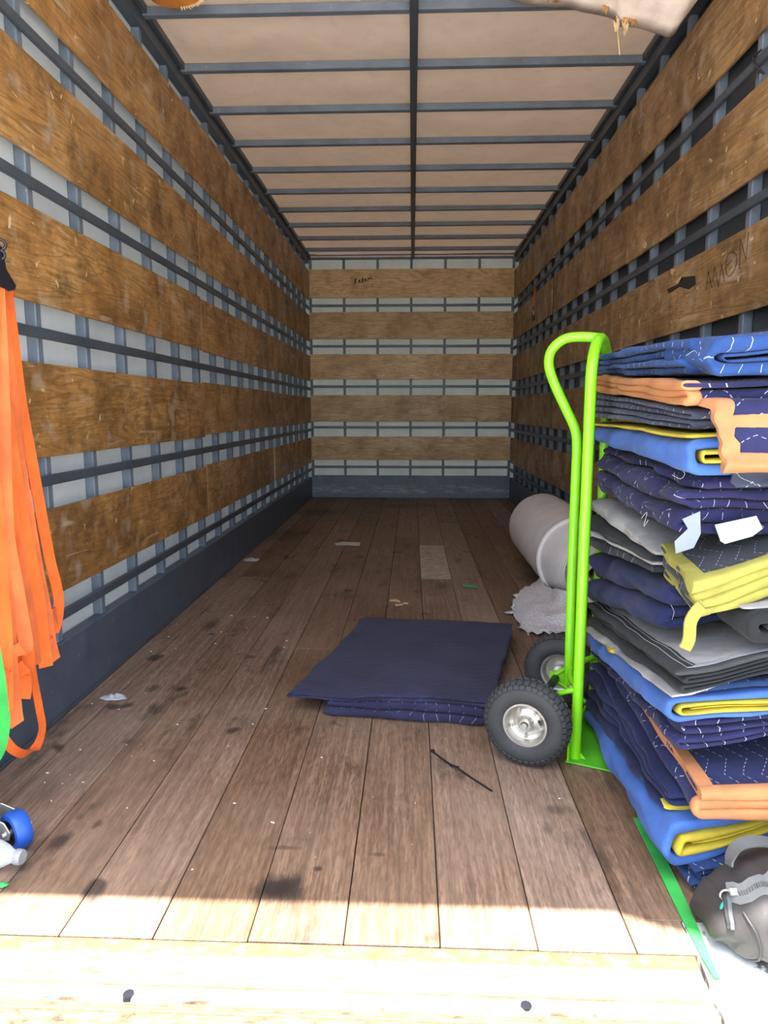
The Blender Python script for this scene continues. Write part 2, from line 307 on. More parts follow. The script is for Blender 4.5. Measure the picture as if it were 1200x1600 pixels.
# ------------------------------------------------------------------ mesh helpers
class MB:
    def __init__(s): s.v = []; s.f = []; s.uv = None
    def box(s, x0, x1, y0, y1, z0, z1):
        o = len(s.v)
        s.v += [(x, y, z) for z in (z0, z1) for y in (y0, y1) for x in (x0, x1)]
        s.f += [tuple(o + i for i in q) for q in ((0, 2, 3, 1), (4, 5, 7, 6), (0, 1, 5, 4), (2, 6, 7, 3), (0, 4, 6, 2), (1, 3, 7, 5))]
        return s
    def obox(s, c, ax, ay, az):
        """box with centre c and half-axis vectors"""
        o = len(s.v); c = Vector(c); ax, ay, az = Vector(ax), Vector(ay), Vector(az)
        s.v += [tuple(c + ax * x + ay * y + az * z) for z in (-1, 1) for y in (-1, 1) for x in (-1, 1)]
        s.f += [tuple(o + i for i in q) for q in ((0, 2, 3, 1), (4, 5, 7, 6), (0, 1, 5, 4), (2, 6, 7, 3), (0, 4, 6, 2), (1, 3, 7, 5))]
        return s
    def tube(s, pts, r, n=12, cap=True, closed=False):
        pts = [Vector(p) for p in pts]; o = len(s.v); m = len(pts)
        prev = None
        for i, p in enumerate(pts):
            if closed: t = pts[(i + 1) % m] - pts[i - 1]
            else: t = (pts[min(i + 1, m - 1)] - pts[max(i - 1, 0)])
            t.normalize()
            if prev is None:
                a = Vector((0, 0, 1)) if abs(t.z) < 0.9 else Vector((1, 0, 0)); prev = t.cross(a).normalized()
            prev = (prev - t * prev.dot(t)).normalized(); b = t.cross(prev)
            rr = r[i] if isinstance(r, (list, tuple)) else r
            for k in range(n):
                an = 2 * math.pi * k / n; s.v.append(tuple(p + (prev * math.cos(an) + b * math.sin(an)) * rr))
        for i in range(m if closed else m - 1):
            j = (i + 1) % m
            for k in range(n):
                q = (k + 1) % n; s.f.append((o + i * n + k, o + i * n + q, o + j * n + q, o + j * n + k))
        if cap and not closed:
            s.f.append(tuple(o + k for k in reversed(range(n)))); s.f.append(tuple(o + (m - 1) * n + k for k in range(n)))
        return s
    def lathe(s, prof, c, axis, n=32, closed=False, ref=None):
        """profile [(radius, along-axis)], centre c"""
        c = Vector(c); ax = Vector(axis).normalized(); a = Vector((0, 0, 1)) if abs(ax.z) < 0.9 else Vector((1, 0, 0))
        e1 = ax.cross(a).normalized(); e2 = ax.cross(e1); o = len(s.v); m = len(prof)
        for k in range(n):
            an = 2 * math.pi * k / n; d = e1 * math.cos(an) + e2 * math.sin(an)
            for (r, h) in prof: s.v.append(tuple(c + d * r + ax * h))
        for k in range(n):
            q = (k + 1) % n
            for i in range(m if closed else m - 1):
                j = (i + 1) % m; s.f.append((o + k * m + i, o + q * m + i, o + q * m + j, o + k * m + j))
        return s
    def ribbon(s, pts, wdir, w, th=0.002):
        """flat strap along pts; wdir a vector or a list; thickness th"""
        pts = [Vector(p) for p in pts]; m = len(pts); o = len(s.v)
        for i, p in enumerate(pts):
            t = (pts[min(i + 1, m - 1)] - pts[max(i - 1, 0)]).normalized()
            d = Vector(wdir[i] if isinstance(wdir, list) else wdir); d = (d - t * d.dot(t)).normalized(); nn = t.cross(d)
            ww = w[i] if isinstance(w, list) else w
            for a, b in ((-1, -1), (1, -1), (1, 1), (-1, 1)): s.v.append(tuple(p + d * a * ww / 2 + nn * b * th / 2))
        for i in range(m - 1):
            for k in range(4):
                q = (k + 1) % 4; s.f.append((o + i * 4 + k, o + i * 4 + q, o + i * 4 + 4 + q, o + i * 4 + 4 + k))
        s.f.append((o, o + 3, o + 2, o + 1)); e = o + (m - 1) * 4; s.f.append((e, e + 1, e + 2, e + 3))
        return s
    def prism(s, poly, d):
        """polygon (3-D points) extruded by vector d"""
        o = len(s.v); n = len(poly); d = Vector(d)
        s.v += [tuple(Vector(p)) for p in poly] + [tuple(Vector(p) + d) for p in poly]
        s.f.append(tuple(o + i for i in range(n))); s.f.append(tuple(o + n + i for i in reversed(range(n))))
        for i in range(n):
            j = (i + 1) % n; s.f.append((o + j, o + i, o + n + i, o + n + j))
        return s
    def grid(s, fn, nu, nv):
        o = len(s.v)
        for i in range(nu + 1):
            for j in range(nv + 1): s.v.append(tuple(fn(i / nu, j / nv)))
        for i in range(nu):
            for j in range(nv):
                a = o + i * (nv + 1) + j; s.f.append((a, a + 1, a + nv + 2, a + nv + 1))
        return s
    def build(s, name, mat, parent=None, bevel=0.0, smooth=False, solid=0.0, loc=None):
        me = bpy.data.meshes.new(name); me.from_pydata(s.v, [], s.f)
        bm = bmesh.new(); bm.from_mesh(me)
        bmesh.ops.recalc_face_normals(bm, faces=bm.faces)
        if bevel: bmesh.ops.bevel(bm, geom=list(bm.edges), offset=bevel, segments=1, affect='EDGES', clamp_overlap=True)
        bm.to_mesh(me); bm.free()
        if s.uv:
            lay = me.uv_layers.new(name='UVMap')
            for lp in me.loops: lay.data[lp.index].uv = s.uv[lp.vertex_index]
        if smooth:
            for p in me.polygons: p.use_smooth = True
            me.set_sharp_from_angle(angle=math.radians(smooth if smooth > 1 else 40))
        me.materials.append(MAT[mat] if isinstance(mat, str) else mat)
        return link(name, me, parent, solid, loc)
def link(name, me, parent=None, solid=0.0, loc=None):
    ob = bpy.data.objects.new(name, me); col.objects.link(ob)
    if loc is not None: ob.location = loc
    if parent is not None: set_parent(ob, parent)
    if solid:
        md = ob.modifiers.new('thickness', 'SOLIDIFY'); md.thickness = solid; md.offset = 0
    return ob
def set_parent(ob, parent):
    ob.parent = parent
    # meshes are written in world space; keep them there
    ob.matrix_parent_inverse = parent_world(parent).inverted()
def parent_world(p):
    m = p.matrix_basis.copy()
    if p.parent: m = parent_world(p.parent) @ p.matrix_parent_inverse @ m
    return m
def empty(name, loc, label=None, cat=None, group=None, kind=None):
    e = bpy.data.objects.new(name, None); col.objects.link(e); e.location = loc; e.empty_display_size = 0.1
    tag(e, label, cat, group, kind); return e
def tag(o, label=None, cat=None, group=None, kind=None):
    if label: o['label'] = label
    if cat: o['category'] = cat
    if group: o['group'] = group
    if kind: o['kind'] = kind
    return o
def smooth_path(pts, k=6):
    pts = [Vector(p) for p in pts]; out = []
    for i in range(len(pts) - 1):
        p0 = pts[max(i - 1, 0)]; p1 = pts[i]; p2 = pts[i + 1]; p3 = pts[min(i + 2, len(pts) - 1)]
        for j in range(k):
            t = j / k
            out.append(0.5 * ((2 * p1) + (p2 - p0) * t + (2 * p0 - 5 * p1 + 4 * p2 - p3) * t * t + (3 * p1 - p0 - 3 * p2 + p3) * t ** 3))
    out.append(pts[-1]); return out
def nz(p, f, seed): return noise.noise(Vector(p) * f + Vector((seed * 3.1, seed * 1.7, seed * 0.9)))

# ================================================================== THE TRUCK BODY
XL, XR, YB, Y0 = -1.175, 1.14, 8.18, 1.0       # faces of the boards, end wall, rear end
ROOF = 2.745
# ---- floor
floor = MB().box(XL - 0.05, XR + 0.05, 1.213, YB + 0.05, -0.09, -0.028).build('floor', 'subfloor')
tag(floor, 'dark brown worn hardwood plank floor of the truck box', 'floor', kind='structure')
seams = [0.06 + 0.187 * k for k in range(-7, 7)]
edges = [XL - 0.045] + [s for s in seams if XL + 0.03 < s < XR - 0.03] + [XR + 0.045]
cuts_at = {2: [3.35], 3: [5.0, 6.5], 4: [2.9, 6.2], 5: [3.3, 4.45], 6: [5.6], 7: [4.184, 5.263], 8: [6.4], 9: [3.7], 10: [5.3], 1: [4.2], 0: [3.0, 5.5]}
for i in range(len(edges) - 1):
    ys = [1.215] + cuts_at.get(i, [4.4]) + [YB + 0.03]
    if edges[i + 1] > 0.55:                              # beside the steel corner plate
        ys[0] = 1.304
        if edges[i] < 0.55: MB().box(edges[i] + 0.0012, 0.546, 1.215, 1.3035, -0.028, 0.0).build('plank', 'floor_hardwood', floor, bevel=0.0014)
    for j in range(len(ys) - 1):
        dz = random.uniform(-0.0012, 0.0012)
        pale = abs(edges[i] - 0.06) < 0.01 and abs(ys[j] - 4.184) < 0.01
        MB().box(edges[i] + 0.0012, edges[i + 1] - 0.0012, ys[j] + 0.0012, ys[j + 1] - 0.0012, -0.028, dz).build('plank', 'floor_pale_plank' if pale else 'floor_hardwood', floor, bevel=0.0014)
# ---- ceiling
bow_y = [3.28 + 0.505 * k for k in range(-4, 10)]
def roof_pt(u, v):
    x = XL - 0.05 + (XR - XL + 0.10) * u; y = Y0 + (YB - Y0 + 0.05) * v
    ph = ((y - bow_y[0]) / 0.505) % 1.0
    sag = 0.024 * math.sin(math.pi * ph) ** 0.7 * (0.6 + 0.5 * nz((x * 0.4, y, 0), 1.0, 3))
    return (x, y, ROOF + 0.004 - sag * (1 if abs(x) < 1.1 else 0.3) + 0.008 * nz((x, y * 1.5, 0), 2.2, 8) + 0.004 * nz((x, y, 0), 7, 5) + 0.012)
ceiling = MB().grid(roof_pt, 64, 150).build('ceiling', 'roof_skin', smooth=180, solid=0.003)
tag(ceiling, 'beige sagging roof sheet of the truck box over steel bows', 'ceiling', kind='structure')
for y in bow_y:
    if y < Y0 + 0.05: continue
    MB().box(XL - 0.03, XR + 0.03, y - 0.019, y + 0.019, ROOF - 0.036, ROOF).build('roof_bow', 'blue_grey_steel', ceiling, bevel=0.003)
MB().box(-0.021, 0.017, Y0, YB - 0.01, ROOF - 0.052, ROOF - 0.012).build('centre_rail', 'dark_steel', ceiling, bevel=0.003)
MB().box(XL - 0.06, XR + 0.06, Y0 - 0.05, Y0 + 0.04, ROOF - 0.06, ROOF + 0.05).build('rear_header', 'blue_grey_steel', ceiling, bevel=0.004)
MB().prism([(0.02, Y0 - 0.048, ROOF + 0.01), (0.90, Y0 - 0.048, ROOF + 0.01), (0.84, 0.86, ROOF), (0.62, 0.835, ROOF - 0.005), (0.44, 0.85, ROOF), (0.33, 0.825, ROOF - 0.01), (0.25, 0.845, ROOF - 0.01), (0.20, 0.885, ROOF), (0.15, 0.90, ROOF), (0.10, 0.925, ROOF)], (0, 0, 0.012)).build('shade_flap', 'torn_wood', ceiling)  # unseen flap added past the header, outline shaped to shade bag and floor
# ---- side walls
ROWS = [(2.255, 2.575), (1.80, 2.095), (1.35, 1.635), (0.875, 1.172), (0.418, 0.708)]
RAILZ = [2.165, 1.715, 1.262, 0.795, 0.335]
STUDS = [2.248 + 0.338 * k for k in range(-3, 18)]
KICK = 0.245
def side_wall(name, sgn, xf, skin, label, wood):
    def X(d): return xf + sgn * d                     # d = distance outward from the boards' inner face
    def bx(d0, d1, y0, y1, z0, z1):
        a, b = sorted((X(d0), X(d1))); return MB().box(a, b, y0, y1, z0, z1)
    w = bx(0.050, 0.054, Y0, YB + 0.05, -0.09, ROOF + 0.045).build(name, skin)
    tag(w, label, 'wall', kind='structure')
    for y in STUDS:
        if y < YB - 0.03: bx(0.013, 0.049, y - 0.017, y + 0.017, 0.0, ROOF - 0.02).build('stud', 'blue_grey_steel', w, bevel=0.003)
    for z in RAILZ: bx(-0.004, 0.012, Y0, YB - 0.005, z - 0.017, z + 0.017).build('tie_rail', 'dark_steel', w, bevel=0.003)
    bx(0.0, 0.049, Y0, YB, ROOF - 0.090, ROOF + 0.01).build('top_rail', 'dark_steel', w, bevel=0.003)
    bx(-0.022, 0.0, Y0, YB, ROOF - 0.03, ROOF + 0.005).build('roof_flange', 'dark_steel', w, bevel=0.003)
    bx(-0.002, 0.046, Y0, YB - 0.002, 0.0, KICK).build('kick_plate', 'kick_steel', w, bevel=0.004)
    MB().box(*sorted((X(-0.010), X(-0.002))), Y0, YB - 0.002, 0.0, 0.012).build('floor_strip', 'dark_steel', w, bevel=0.002)
    breaks = [1.02, 1.962, 3.972, 5.985, YB - 0.004]
    for r, (z0, z1) in enumerate(ROWS):
        for j in range(4):
            g0 = g1 = 0.002
            if (name == 'wall_left' and r == 4) or (name == 'wall_right' and r == 1):
                if j == 2: g1 = 0.055
                if j == 3: g0 = 0.022
            dz = random.uniform(-0.006, 0.006)
            bx(random.uniform(0, 0.0015), 0.0125, breaks[j] + g0, breaks[j + 1] - g1, z0 + dz, z1 + dz + random.uniform(-0.004, 0.004)).build('board', wood, w, bevel=0.0015)
    return w
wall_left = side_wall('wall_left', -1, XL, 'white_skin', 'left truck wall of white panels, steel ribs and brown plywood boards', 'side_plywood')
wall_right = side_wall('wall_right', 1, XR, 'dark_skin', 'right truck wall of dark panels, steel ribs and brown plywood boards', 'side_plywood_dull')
# ---- end wall
wall_back = MB().box(XL - 0.058, XR + 0.058, YB + 0.045, YB + 0.05, -0.09, ROOF + 0.045).build('wall_back', 'end_skin')
tag(wall_back, 'end wall of the truck box with five pale plywood boards and steel rails', 'wall', kind='structure')
for k in range(7):
    x = XL + 0.012 + (XR - XL - 0.024) * k / 6
    MB().box(x - 0.014, x + 0.014, YB + 0.012, YB + 0.044, 0.0, ROOF - 0.02).build('stud', 'blue_grey_steel', wall_back, bevel=0.003)
for z in RAILZ: MB().box(XL + 0.006, XR - 0.006, YB - 0.004, YB + 0.012, z + 0.015, z + 0.043).build('tie_rail', 'blue_grey_steel', wall_back, bevel=0.003)
for i, (z0, z1) in enumerate([(2.278, 2.590), (1.822, 2.122), (1.372, 1.655), (0.890, 1.192), (0.446, 0.718)]):
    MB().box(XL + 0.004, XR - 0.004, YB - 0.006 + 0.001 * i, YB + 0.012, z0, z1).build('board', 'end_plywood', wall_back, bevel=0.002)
MB().box(XL, XR, YB - 0.004, YB + 0.044, 0, 0.262).build('kick_plate', 'end_kick_steel', wall_back, bevel=0.004)
MB().box(XL, XR, YB - 0.01, YB + 0.044, ROOF - 0.045, ROOF + 0.01).build('header_rail', 'blue_grey_steel', wall_back, bevel=0.004)
MB().box(XL, XR, YB - 0.02, YB - 0.01, ROOF - 0.028, ROOF - 0.014).build('header_strip', 'zinc', wall_back, bevel=0.002)
def strokes(name, segs, to_world, w, parent, mat='black_marker', d=Vector((0, -1, 0))):
    m = MB()
    for s in segs:
        pts = [to_world(p) for p in s]
        if len(pts) > 5: m.tube(smooth_path(pts, 3), w, 6)
        else:
            for p, q in zip(pts, pts[1:]): m.tube([p, q], w, 6)
    return m.build(name, mat, parent)
def karam(p): q = at_y(530 + p[0] / 10.909, 400 + p[1] / 10.909, YB - 0.006); return (q.x, YB - 0.0058, q.z)
strokes('marker_writing', [[(270, 380), (262, 470)], [(305, 385), (268, 430), (292, 470)], [(328, 462), (345, 400), (360, 460)], [(334, 435), (356, 432)],
    [(388, 462), (392, 380), (412, 378), (410, 408), (392, 415), (418, 448)], [(432, 438), (448, 385), (466, 430)], [(438, 418), (460, 412)],
    [(482, 435), (500, 365), (518, 405), (540, 355), (562, 408)], [(566, 490), (568, 525)]], karam, 0.0045, wall_back)
def amon(p): q = at_x(1000 + p[0] / 6, 340 + p[1] / 6, XR); return (XR + 0.0003, q.y, q.z)
strokes('marker_writing', [[(620, 680), (638, 505), (672, 655)], [(624, 610), (665, 600)], [(682, 600), (698, 460), (735, 650), (765, 440), (790, 600)],
    [(890, 330), (830, 340), (800, 460), (830, 550), (890, 480), (905, 360), (870, 320)], [(812, 450), (860, 400)], [(835, 490), (862, 465)],
    [(940, 200), (932, 480)], [(945, 215), (992, 395), (1018, 130)]], amon, 0.0011, wall_right)
def patchpt(px, py): q = at_x(px, py, XR); return (XR - 0.0025, q.y, q.z)
MB().prism([patchpt(*p) for p in [(1043, 452), (1060, 444), (1066, 433), (1086, 431), (1087, 444), (1076, 452), (1062, 448), (1046, 458)]], (0.004, 0, 0)).build('burn_mark', 'black_marker', wall_right)
MB().prism([patchpt(*p) for p in [(1055, 441), (1064, 432), (1068, 437), (1060, 443)]], (0.004, 0, 0)).build('chipped_patch', 'bare_wood', wall_right)
MB().prism([patchpt(*p) for p in [(1003, 386), (1008, 376), (1011, 382), (1008, 388)]], (0.004, 0, 0)).build('chipped_patch', 'bare_wood', wall_right)
# ---- rear sill
sill = MB().prism([(-1.25, 0.93, -0.06), (0.512, 0.93, -0.06), (0.536, 1.178, -0.06), (-1.25, 1.178, -0.06)], (0, 0, 0.06)).build('trim_1', 'rusty_white_paint', bevel=0.002)
tag(sill, 'white painted rusty steel sill across the rear edge of the floor', 'sill', kind='structure')
MB().prism([(-1.25, 1.178, -0.06), (0.536, 1.178, -0.06), (0.540, 1.2135, -0.06), (-1.25, 1.2135, -0.06)], (0, 0, 0.0585)).build('rust_strip', 'rusty_strip', sill, bevel=0.001)
for y, hgt, mt in ((1.104, 0.0030, 'rusty_strip'), (1.090, 0.0045, 'rusty_white_paint'), (1.073, 0.0065, 'rusty_white_paint'), (1.062, 0.0030, 'rusty_strip'), (1.048, 0.005, 'rusty_strip')):
    MB().tube([(-1.25, y, 0.0), (0.520, y, 0.0)], hgt, 8).build('sill_ridge', mt, sill)
MB().box(-1.25, 0.508, 0.928, 1.066, -0.03, 0.0012).build('sill_lip', 'cream_rust', sill, bevel=0.001)
for px, py in ((201, 1558), (822, 1576)):
    q = at_z(px, py, 0.001); MB().lathe([(0.0, 0.0), (0.0095, 0.0), (0.0115, -0.008)], (q.x, q.y, 0.0085), (0, 0, 1), 24).build('bolt_hole', 'black_plastic', sill)
for k in range(9):
    x = -1.08 + 0.19 * k; MB().lathe([(0.0, 0.003), (0.005, 0.0028), (0.009, 0.001), (0.010, -0.001)], (x, 1.196, -0.0012), (0, 0, 1), 14).build('rivet', 'rusty_white_paint', sill, smooth=60)
plate = MB().prism([(0.520, 0.93, -0.06), (1.25, 0.93, -0.06), (1.25, 1.302, -0.06), (0.549, 1.302, -0.06), (0.546, 1.2135, -0.06)], (0, 0, 0.0600)).build('trim_2', 'peeling_paint', bevel=0.001)
tag(plate, 'peeling white painted steel corner plate under the black bag', 'plate', kind='structure')
# ---- outside ground (never in view; it bounces the daylight in)
ground = MB().box(-60, 60, -60, 60, -1.1, -1.05).build('ground', 'asphalt'); tag(ground, 'pale concrete yard around the truck', 'ground', kind='structure')
# ================================================================== HAND TRUCK
HO, HU, HV = Vector((0.487, 1.965, 0)), Vector((0.915, -0.403, 0)), Vector((0.403, 0.915, 0))
def H(u, v, z): return HO + HU * u + HV * v + Vector((0, 0, z))
ht = empty('hand_truck', HO, 'bright lime green two-wheeled hand truck standing against the blanket stack', 'hand truck')
VW = 0.29
loop = [H(0, 0, 0.006), H(0, 0, 0.4), H(0, 0, 0.8), H(0, 0, 1.06)] + [H(0, VW / 2 - VW / 2 * math.cos(a), 1.10 + 0.125 * math.sin(a)) for a in [math.pi * k / 12 for k in range(13)]] + [H(0, VW, 1.06), H(0, VW, 0.8), H(0, VW, 0.4), H(0, VW, 0.006)]
MB().tube(loop, 0.0155, 14).build('frame_loop', 'green_paint', ht, smooth=60)
VC = VW / 2
hp = smooth_path([H(-0.004, VC, 1.226), H(-0.055, VC, 1.232), H(-0.105, VC, 1.228), H(-0.142, VC, 1.198), H(-0.150, VC, 1.155), H(-0.132, VC, 1.10), H(-0.095, VC, 1.025), H(-0.066, VC, 0.965), H(-0.058, VC, 0.91), H(-0.058, VC, 0.80), H(-0.058, VC, 0.5), H(-0.055, VC, 0.17)], 5)
MB().tube(hp, 0.0145, 14).build('grip_tube', 'green_paint', ht, smooth=60)
for z in (0.22,):
    MB().tube(smooth_path([H(0, 0.005, z), H(-0.035, 0.07, z), H(-0.045, VC, z), H(-0.035, VW - 0.07, z), H(0, VW - 0.005, z)], 4), 0.010, 10).build('cross_bar', 'green_paint', ht, smooth=60)
MB().prism([H(-0.022, -0.035, 0.001), H(0.20, -0.035, 0.001), H(0.215, 0.0, 0.001), H(0.215, VW, 0.001), H(0.20, VW + 0.035, 0.001), H(-0.022, VW + 0.035, 0.001)], (0, 0, 0.005)).build('toe_plate', 'green_plate', ht, bevel=0.001)
MB().obox(H(-0.016, VC, 0.035), HU * 0.003, HV * (VW / 2 + 0.03), Vector((0, 0, 0.034))).build('toe_upstand', 'green_paint', ht, bevel=0.001)
WR, WU, WV1, WV2 = 0.127, -0.125, -0.085, VW + 0.080
AX = H(WU, 0, WR)
MB().tube([H(WU, WV1 - 0.045, WR), H(WU, WV2 + 0.045, WR)], 0.0085, 12).build('axle', 'zinc', ht, smooth=60)
MB().tube([H(WU, -0.02, WR), H(WU, VW + 0.02, WR)], 0.013, 12).build('axle_sleeve', 'dark_metal', ht, smooth=60)
for v in (0.0, VW):
    MB().tube(smooth_path([H(-0.006, v, 0.215), H(-0.06, v, 0.19), H(-0.105, v, 0.155), H(WU, v, WR + 0.012)], 4), 0.008, 8).tube(smooth_path([H(-0.006, v, 0.05), H(-0.05, v, 0.075), H(-0.10, v, 0.105), H(WU, v, WR - 0.012)], 4), 0.008, 8).build('wheel_bracket', 'green_paint', ht, smooth=60)
    MB().prism([H(WU - 0.02, v - 0.004, WR - 0.02), H(WU + 0.03, v - 0.004, WR - 0.03), H(WU + 0.05, v - 0.004, WR), H(WU + 0.03, v - 0.004, WR + 0.03), H(WU - 0.02, v - 0.004, WR + 0.02)], HV * 0.008).build('axle_plate', 'green_paint', ht)
    MB().prism([H(0.0, v - 0.002, 0.007), H(0.03, v - 0.002, 0.007), H(0.0, v - 0.002, 0.04)], HV * 0.004).build('toe_gusset', 'green_paint', ht)
def wheel(v, out):
    c = H(WU, v, WR); ax = HV * out
    prof = []
    for k in range(22):
        a = -math.pi * 0.80 + 2 * math.pi * 0.80 * k / 21
        prof.append((0.089 + 0.036 * math.cos(a), 0.039 * math.sin(a) * (1.0 if abs(math.sin(a)) < 0.9 else 0.98)))
    ty = MB().lathe(prof, c, ax, 48, closed=True)
    e1 = ax.cross(Vector((0, 0, 1))).normalized(); e2 = ax.cross(e1)
    for k in range(40):                                        # tread blocks, moulded in the tyre
        for row, (rr, hh, tl) in enumerate(((0.1205, 0.021, 0.55), (0.1205, -0.021, -0.55), (0.1248, 0.006, 0.0), (0.112, 0.031, 0.95))):
            an = 2 * math.pi * (k + 0.5 * (row % 2)) / 40; d = e1 * math.cos(an) + e2 * math.sin(an); tt = ax.cross(d)
            n_ = (d * math.cos(tl) + ax * math.sin(tl)); w_ = (ax * math.cos(tl) - d * math.sin(tl))
            ty.obox(c + d * rr + ax * hh, tt * 0.0068, w_ * 0.0062, n_ * 0.0028)
    w = ty.build('tyre', 'rubber', ht, smooth=35)
    rim = MB().lathe([(0.067, 0.020), (0.064, 0.030), (0.059, 0.030), (0.054, 0.020), (0.050, 0.008), (0.040, 0.004), (0.030, 0.010), (0.024, 0.012), (0.021, 0.026), (0.017, 0.030), (0.012, 0.030), (0.0118, 0.018), (0.0, 0.018)], c, ax, 40).build('rim', 'zinc', ht, smooth=40)
    MB().lathe([(0.067, -0.020), (0.064, -0.030), (0.057, -0.028), (0.050, -0.008), (0.030, -0.006), (0.022, -0.028), (0.010, -0.030)], c, ax, 40).build('rim', 'zinc', ht, smooth=40)
    for k in range(5):
        an = 2 * math.pi * k / 5 + 0.3; d = e1 * math.cos(an) + e2 * math.sin(an)
        MB().lathe([(0.0, 0.0145), (0.0052, 0.0145), (0.0058, 0.004)], c + d * 0.041, ax, 6).build('rim_bolt', 'zinc', rim)
    an = 3.4; d = e1 * math.cos(an) + e2 * math.sin(an)
    MB().tube([c + d * 0.038 + ax * 0.008, c + d * 0.047 + ax * 0.027], 0.0042, 8).build('valve_stem', 'rubber', rim)
    MB().lathe([(0.0, 0.040), (0.006, 0.040), (0.0075, 0.036), (0.0075, 0.028)], c, ax, 6).build('axle_nut', 'zinc', rim)
wheel(WV1, -1); wheel(WV2, 1)

# ================================================================== BLANKETS
def lerp(a, b, t): return a + (b - a) * t
def ws(s): s = min(1.0, max(0.0, s) * 2.1); return s * s * (3 - 2 * s) * 0.5 + s * 0.5
class Fold:
    """the space a folded blanket fills; corners FL FR BR BL = (x, y, z_bottom, z_top)"""
    def __init__(s, FL, FR, BR, BL, seed=0, rough=0.006):
        s.c = (FL, FR, BR, BL); s.seed = seed; s.rough = rough; s.taper = 0.55
        s.LX = math.hypot(FR[0] - FL[0], FR[1] - FL[1]); s.LY = math.hypot(BL[0] - FL[0], BL[1] - FL[1])
        s.HZ = max(0.02, sum(k[3] - k[2] for k in (FL, BL)) / 2)
    def map(s, p):
        u, t, h = p[0] / s.LX, p[1] / s.LY, p[2] / s.HZ
        FL, FR, BR, BL = s.c; wz = ws(u)
        f = lambda i: lerp(lerp(FL[i], FR[i], u), lerp(BL[i], BR[i], u), t)
        tz = max(-0.05, min(1.05, t))
        g = lambda i: lerp(lerp(FL[i], FR[i], wz), lerp(BL[i], BR[i], wz), tz)
        x, y, z = f(0), f(1), g(2) + (g(3) - g(2)) * (h if h > 0 else 0) + (h * s.HZ if h < 0 else 0)
        q = Vector((x, y, z)); r = s.rough * 1.6; sd = s.seed
        a = nz((x * 1.0, y * 1.0, z * 5.0), 4.2, sd); b = nz((x, y, z * 4), 9.0, sd + 5); c = nz((x, y, z * 3), 11.0, sd + 9)
        d = nz((x * 0.5, y * 0.5, z * 1.5), 24.0, sd + 12)
        return q + Vector((r * 1.3 * b + r * 0.4 * d, r * 1.0 * c, r * 0.75 * a + r * 0.30 * d))
    def sheet(s, mb, path, b_axis, b0, b1, half, nb=22, b0_fn=None, swap=False):
        """thick sheet: path = list of metric (a, h) points, swept along b. b_axis 't': a runs left-right; 's': a runs front-back"""
        m = len(path); o = len(mb.v)
        if mb.uv is None: mb.uv = []
        L = 0.0; top, bot, us, bs = [], [], [], []
        for i, (a, h) in enumerate(path):
            if i: L += math.hypot(a - path[i - 1][0], h - path[i - 1][1])
            p, q = path[max(i - 1, 0)], path[min(i + 1, m - 1)]
            dx, dz = q[0] - p[0], q[1] - p[1]; l = math.hypot(dx, dz) or 1; nx, nzz = -dz / l, dx / l
            hh = half if not callable(half) else half(i / (m - 1))
            top.append((a + nx * hh, h + nzz * hh)); bot.append((a - nx * hh, h - nzz * hh)); us.append(L)
            bs.append(b0 + (b0_fn(L, h) if b0_fn else 0))
        ring = top + bot[::-1]; ru = us + us[::-1]; rb = bs + bs[::-1]; R = len(ring)
        steps = [(0.0, 0.0, 0.45), (0.0, 0.0035, 0.82), (0.0, 0.009, 1.0)] + [(k / nb, 0.009 * (1 - k / nb), 1.0) for k in range(1, nb)] + [(1.0, -0.004, 0.9), (1.0, 0.0, 0.5)]
        NS = len(steps) - 1
        for (fj, db, sc) in steps:
            for k, (a, h) in enumerate(ring):
                i = k if k < m else 2 * m - 1 - k; ca, ch = path[i]; e = sc * (s.taper if i in (0, m - 1) else 1.0)
                b = lerp(rb[k], b1, fj) + db
                aa, hh_ = ca + (a - ca) * e, ch + (h - ch) * e
                P = (aa, b, hh_) if b_axis == 't' else (b, aa, hh_)
                mb.v.append(tuple(s.map(P))); mb.uv.append((ru[k], b))
        nb = NS
        for j in range(nb):
            for k in range(R):
                q = (k + 1) % R; mb.f.append((o + j * R + k, o + j * R + q, o + (j + 1) * R + q, o + (j + 1) * R + k))
        for j in (0, nb):                                  # end caps
            for k in range(m - 1): mb.f.append((o + j * R + k, o + j * R + k + 1, o + j * R + R - 2 - k, o + j * R + R - 1 - k))
    def serp(s, n, A, start_hi, a0=0.0, h0=0.0, h1=None, seed=0, jit=0.012, k=16):
        """n layers zig-zag between a0 and a0+A, from the bottom up"""
        rnd = random.Random(seed + s.seed * 17); H_ = (h1 if h1 is not None else s.HZ) - h0; T = H_ / n; P = []; hi = start_hi
        ends = []
        for i in range(n):
            z = h0 + (i + 0.5) * T
            e_lo, e_hi = a0 + rnd.uniform(0, jit), a0 + A - rnd.uniform(0, jit)
            ends.append((e_lo, e_hi, z))
        for i in range(n):
            z = ends[i][2]
            fr, to = (a0 + A, a0) if hi else (a0, a0 + A)
            fr = (ends[i][1] if hi else ends[i][0]); to = (ends[i][0] if hi else ends[i][1]); r = T / 2
            if i > 0:
                pe = ends[i - 1][1 if hi else 0]; fr = pe
            d = 1 if to > fr else -1
            st = fr - (0 if i == 0 else d * -r); en = to - (0 if i == n - 1 else d * r)
            for j in range(k + 1): P.append((lerp(st, en, j / k), z))
            if i < n - 1:
                for j in range(1, 7):
                    an = math.pi * j / 7; P.append((en + d * r * math.sin(an), z + r - r * math.cos(an)))
                ends[i + 1] = (to if not hi else ends[i + 1][0], ends[i + 1][1] if not hi else ends[i + 1][1], ends[i + 1][2]) if False else ends[i + 1]
            hi = not hi
        return P, T
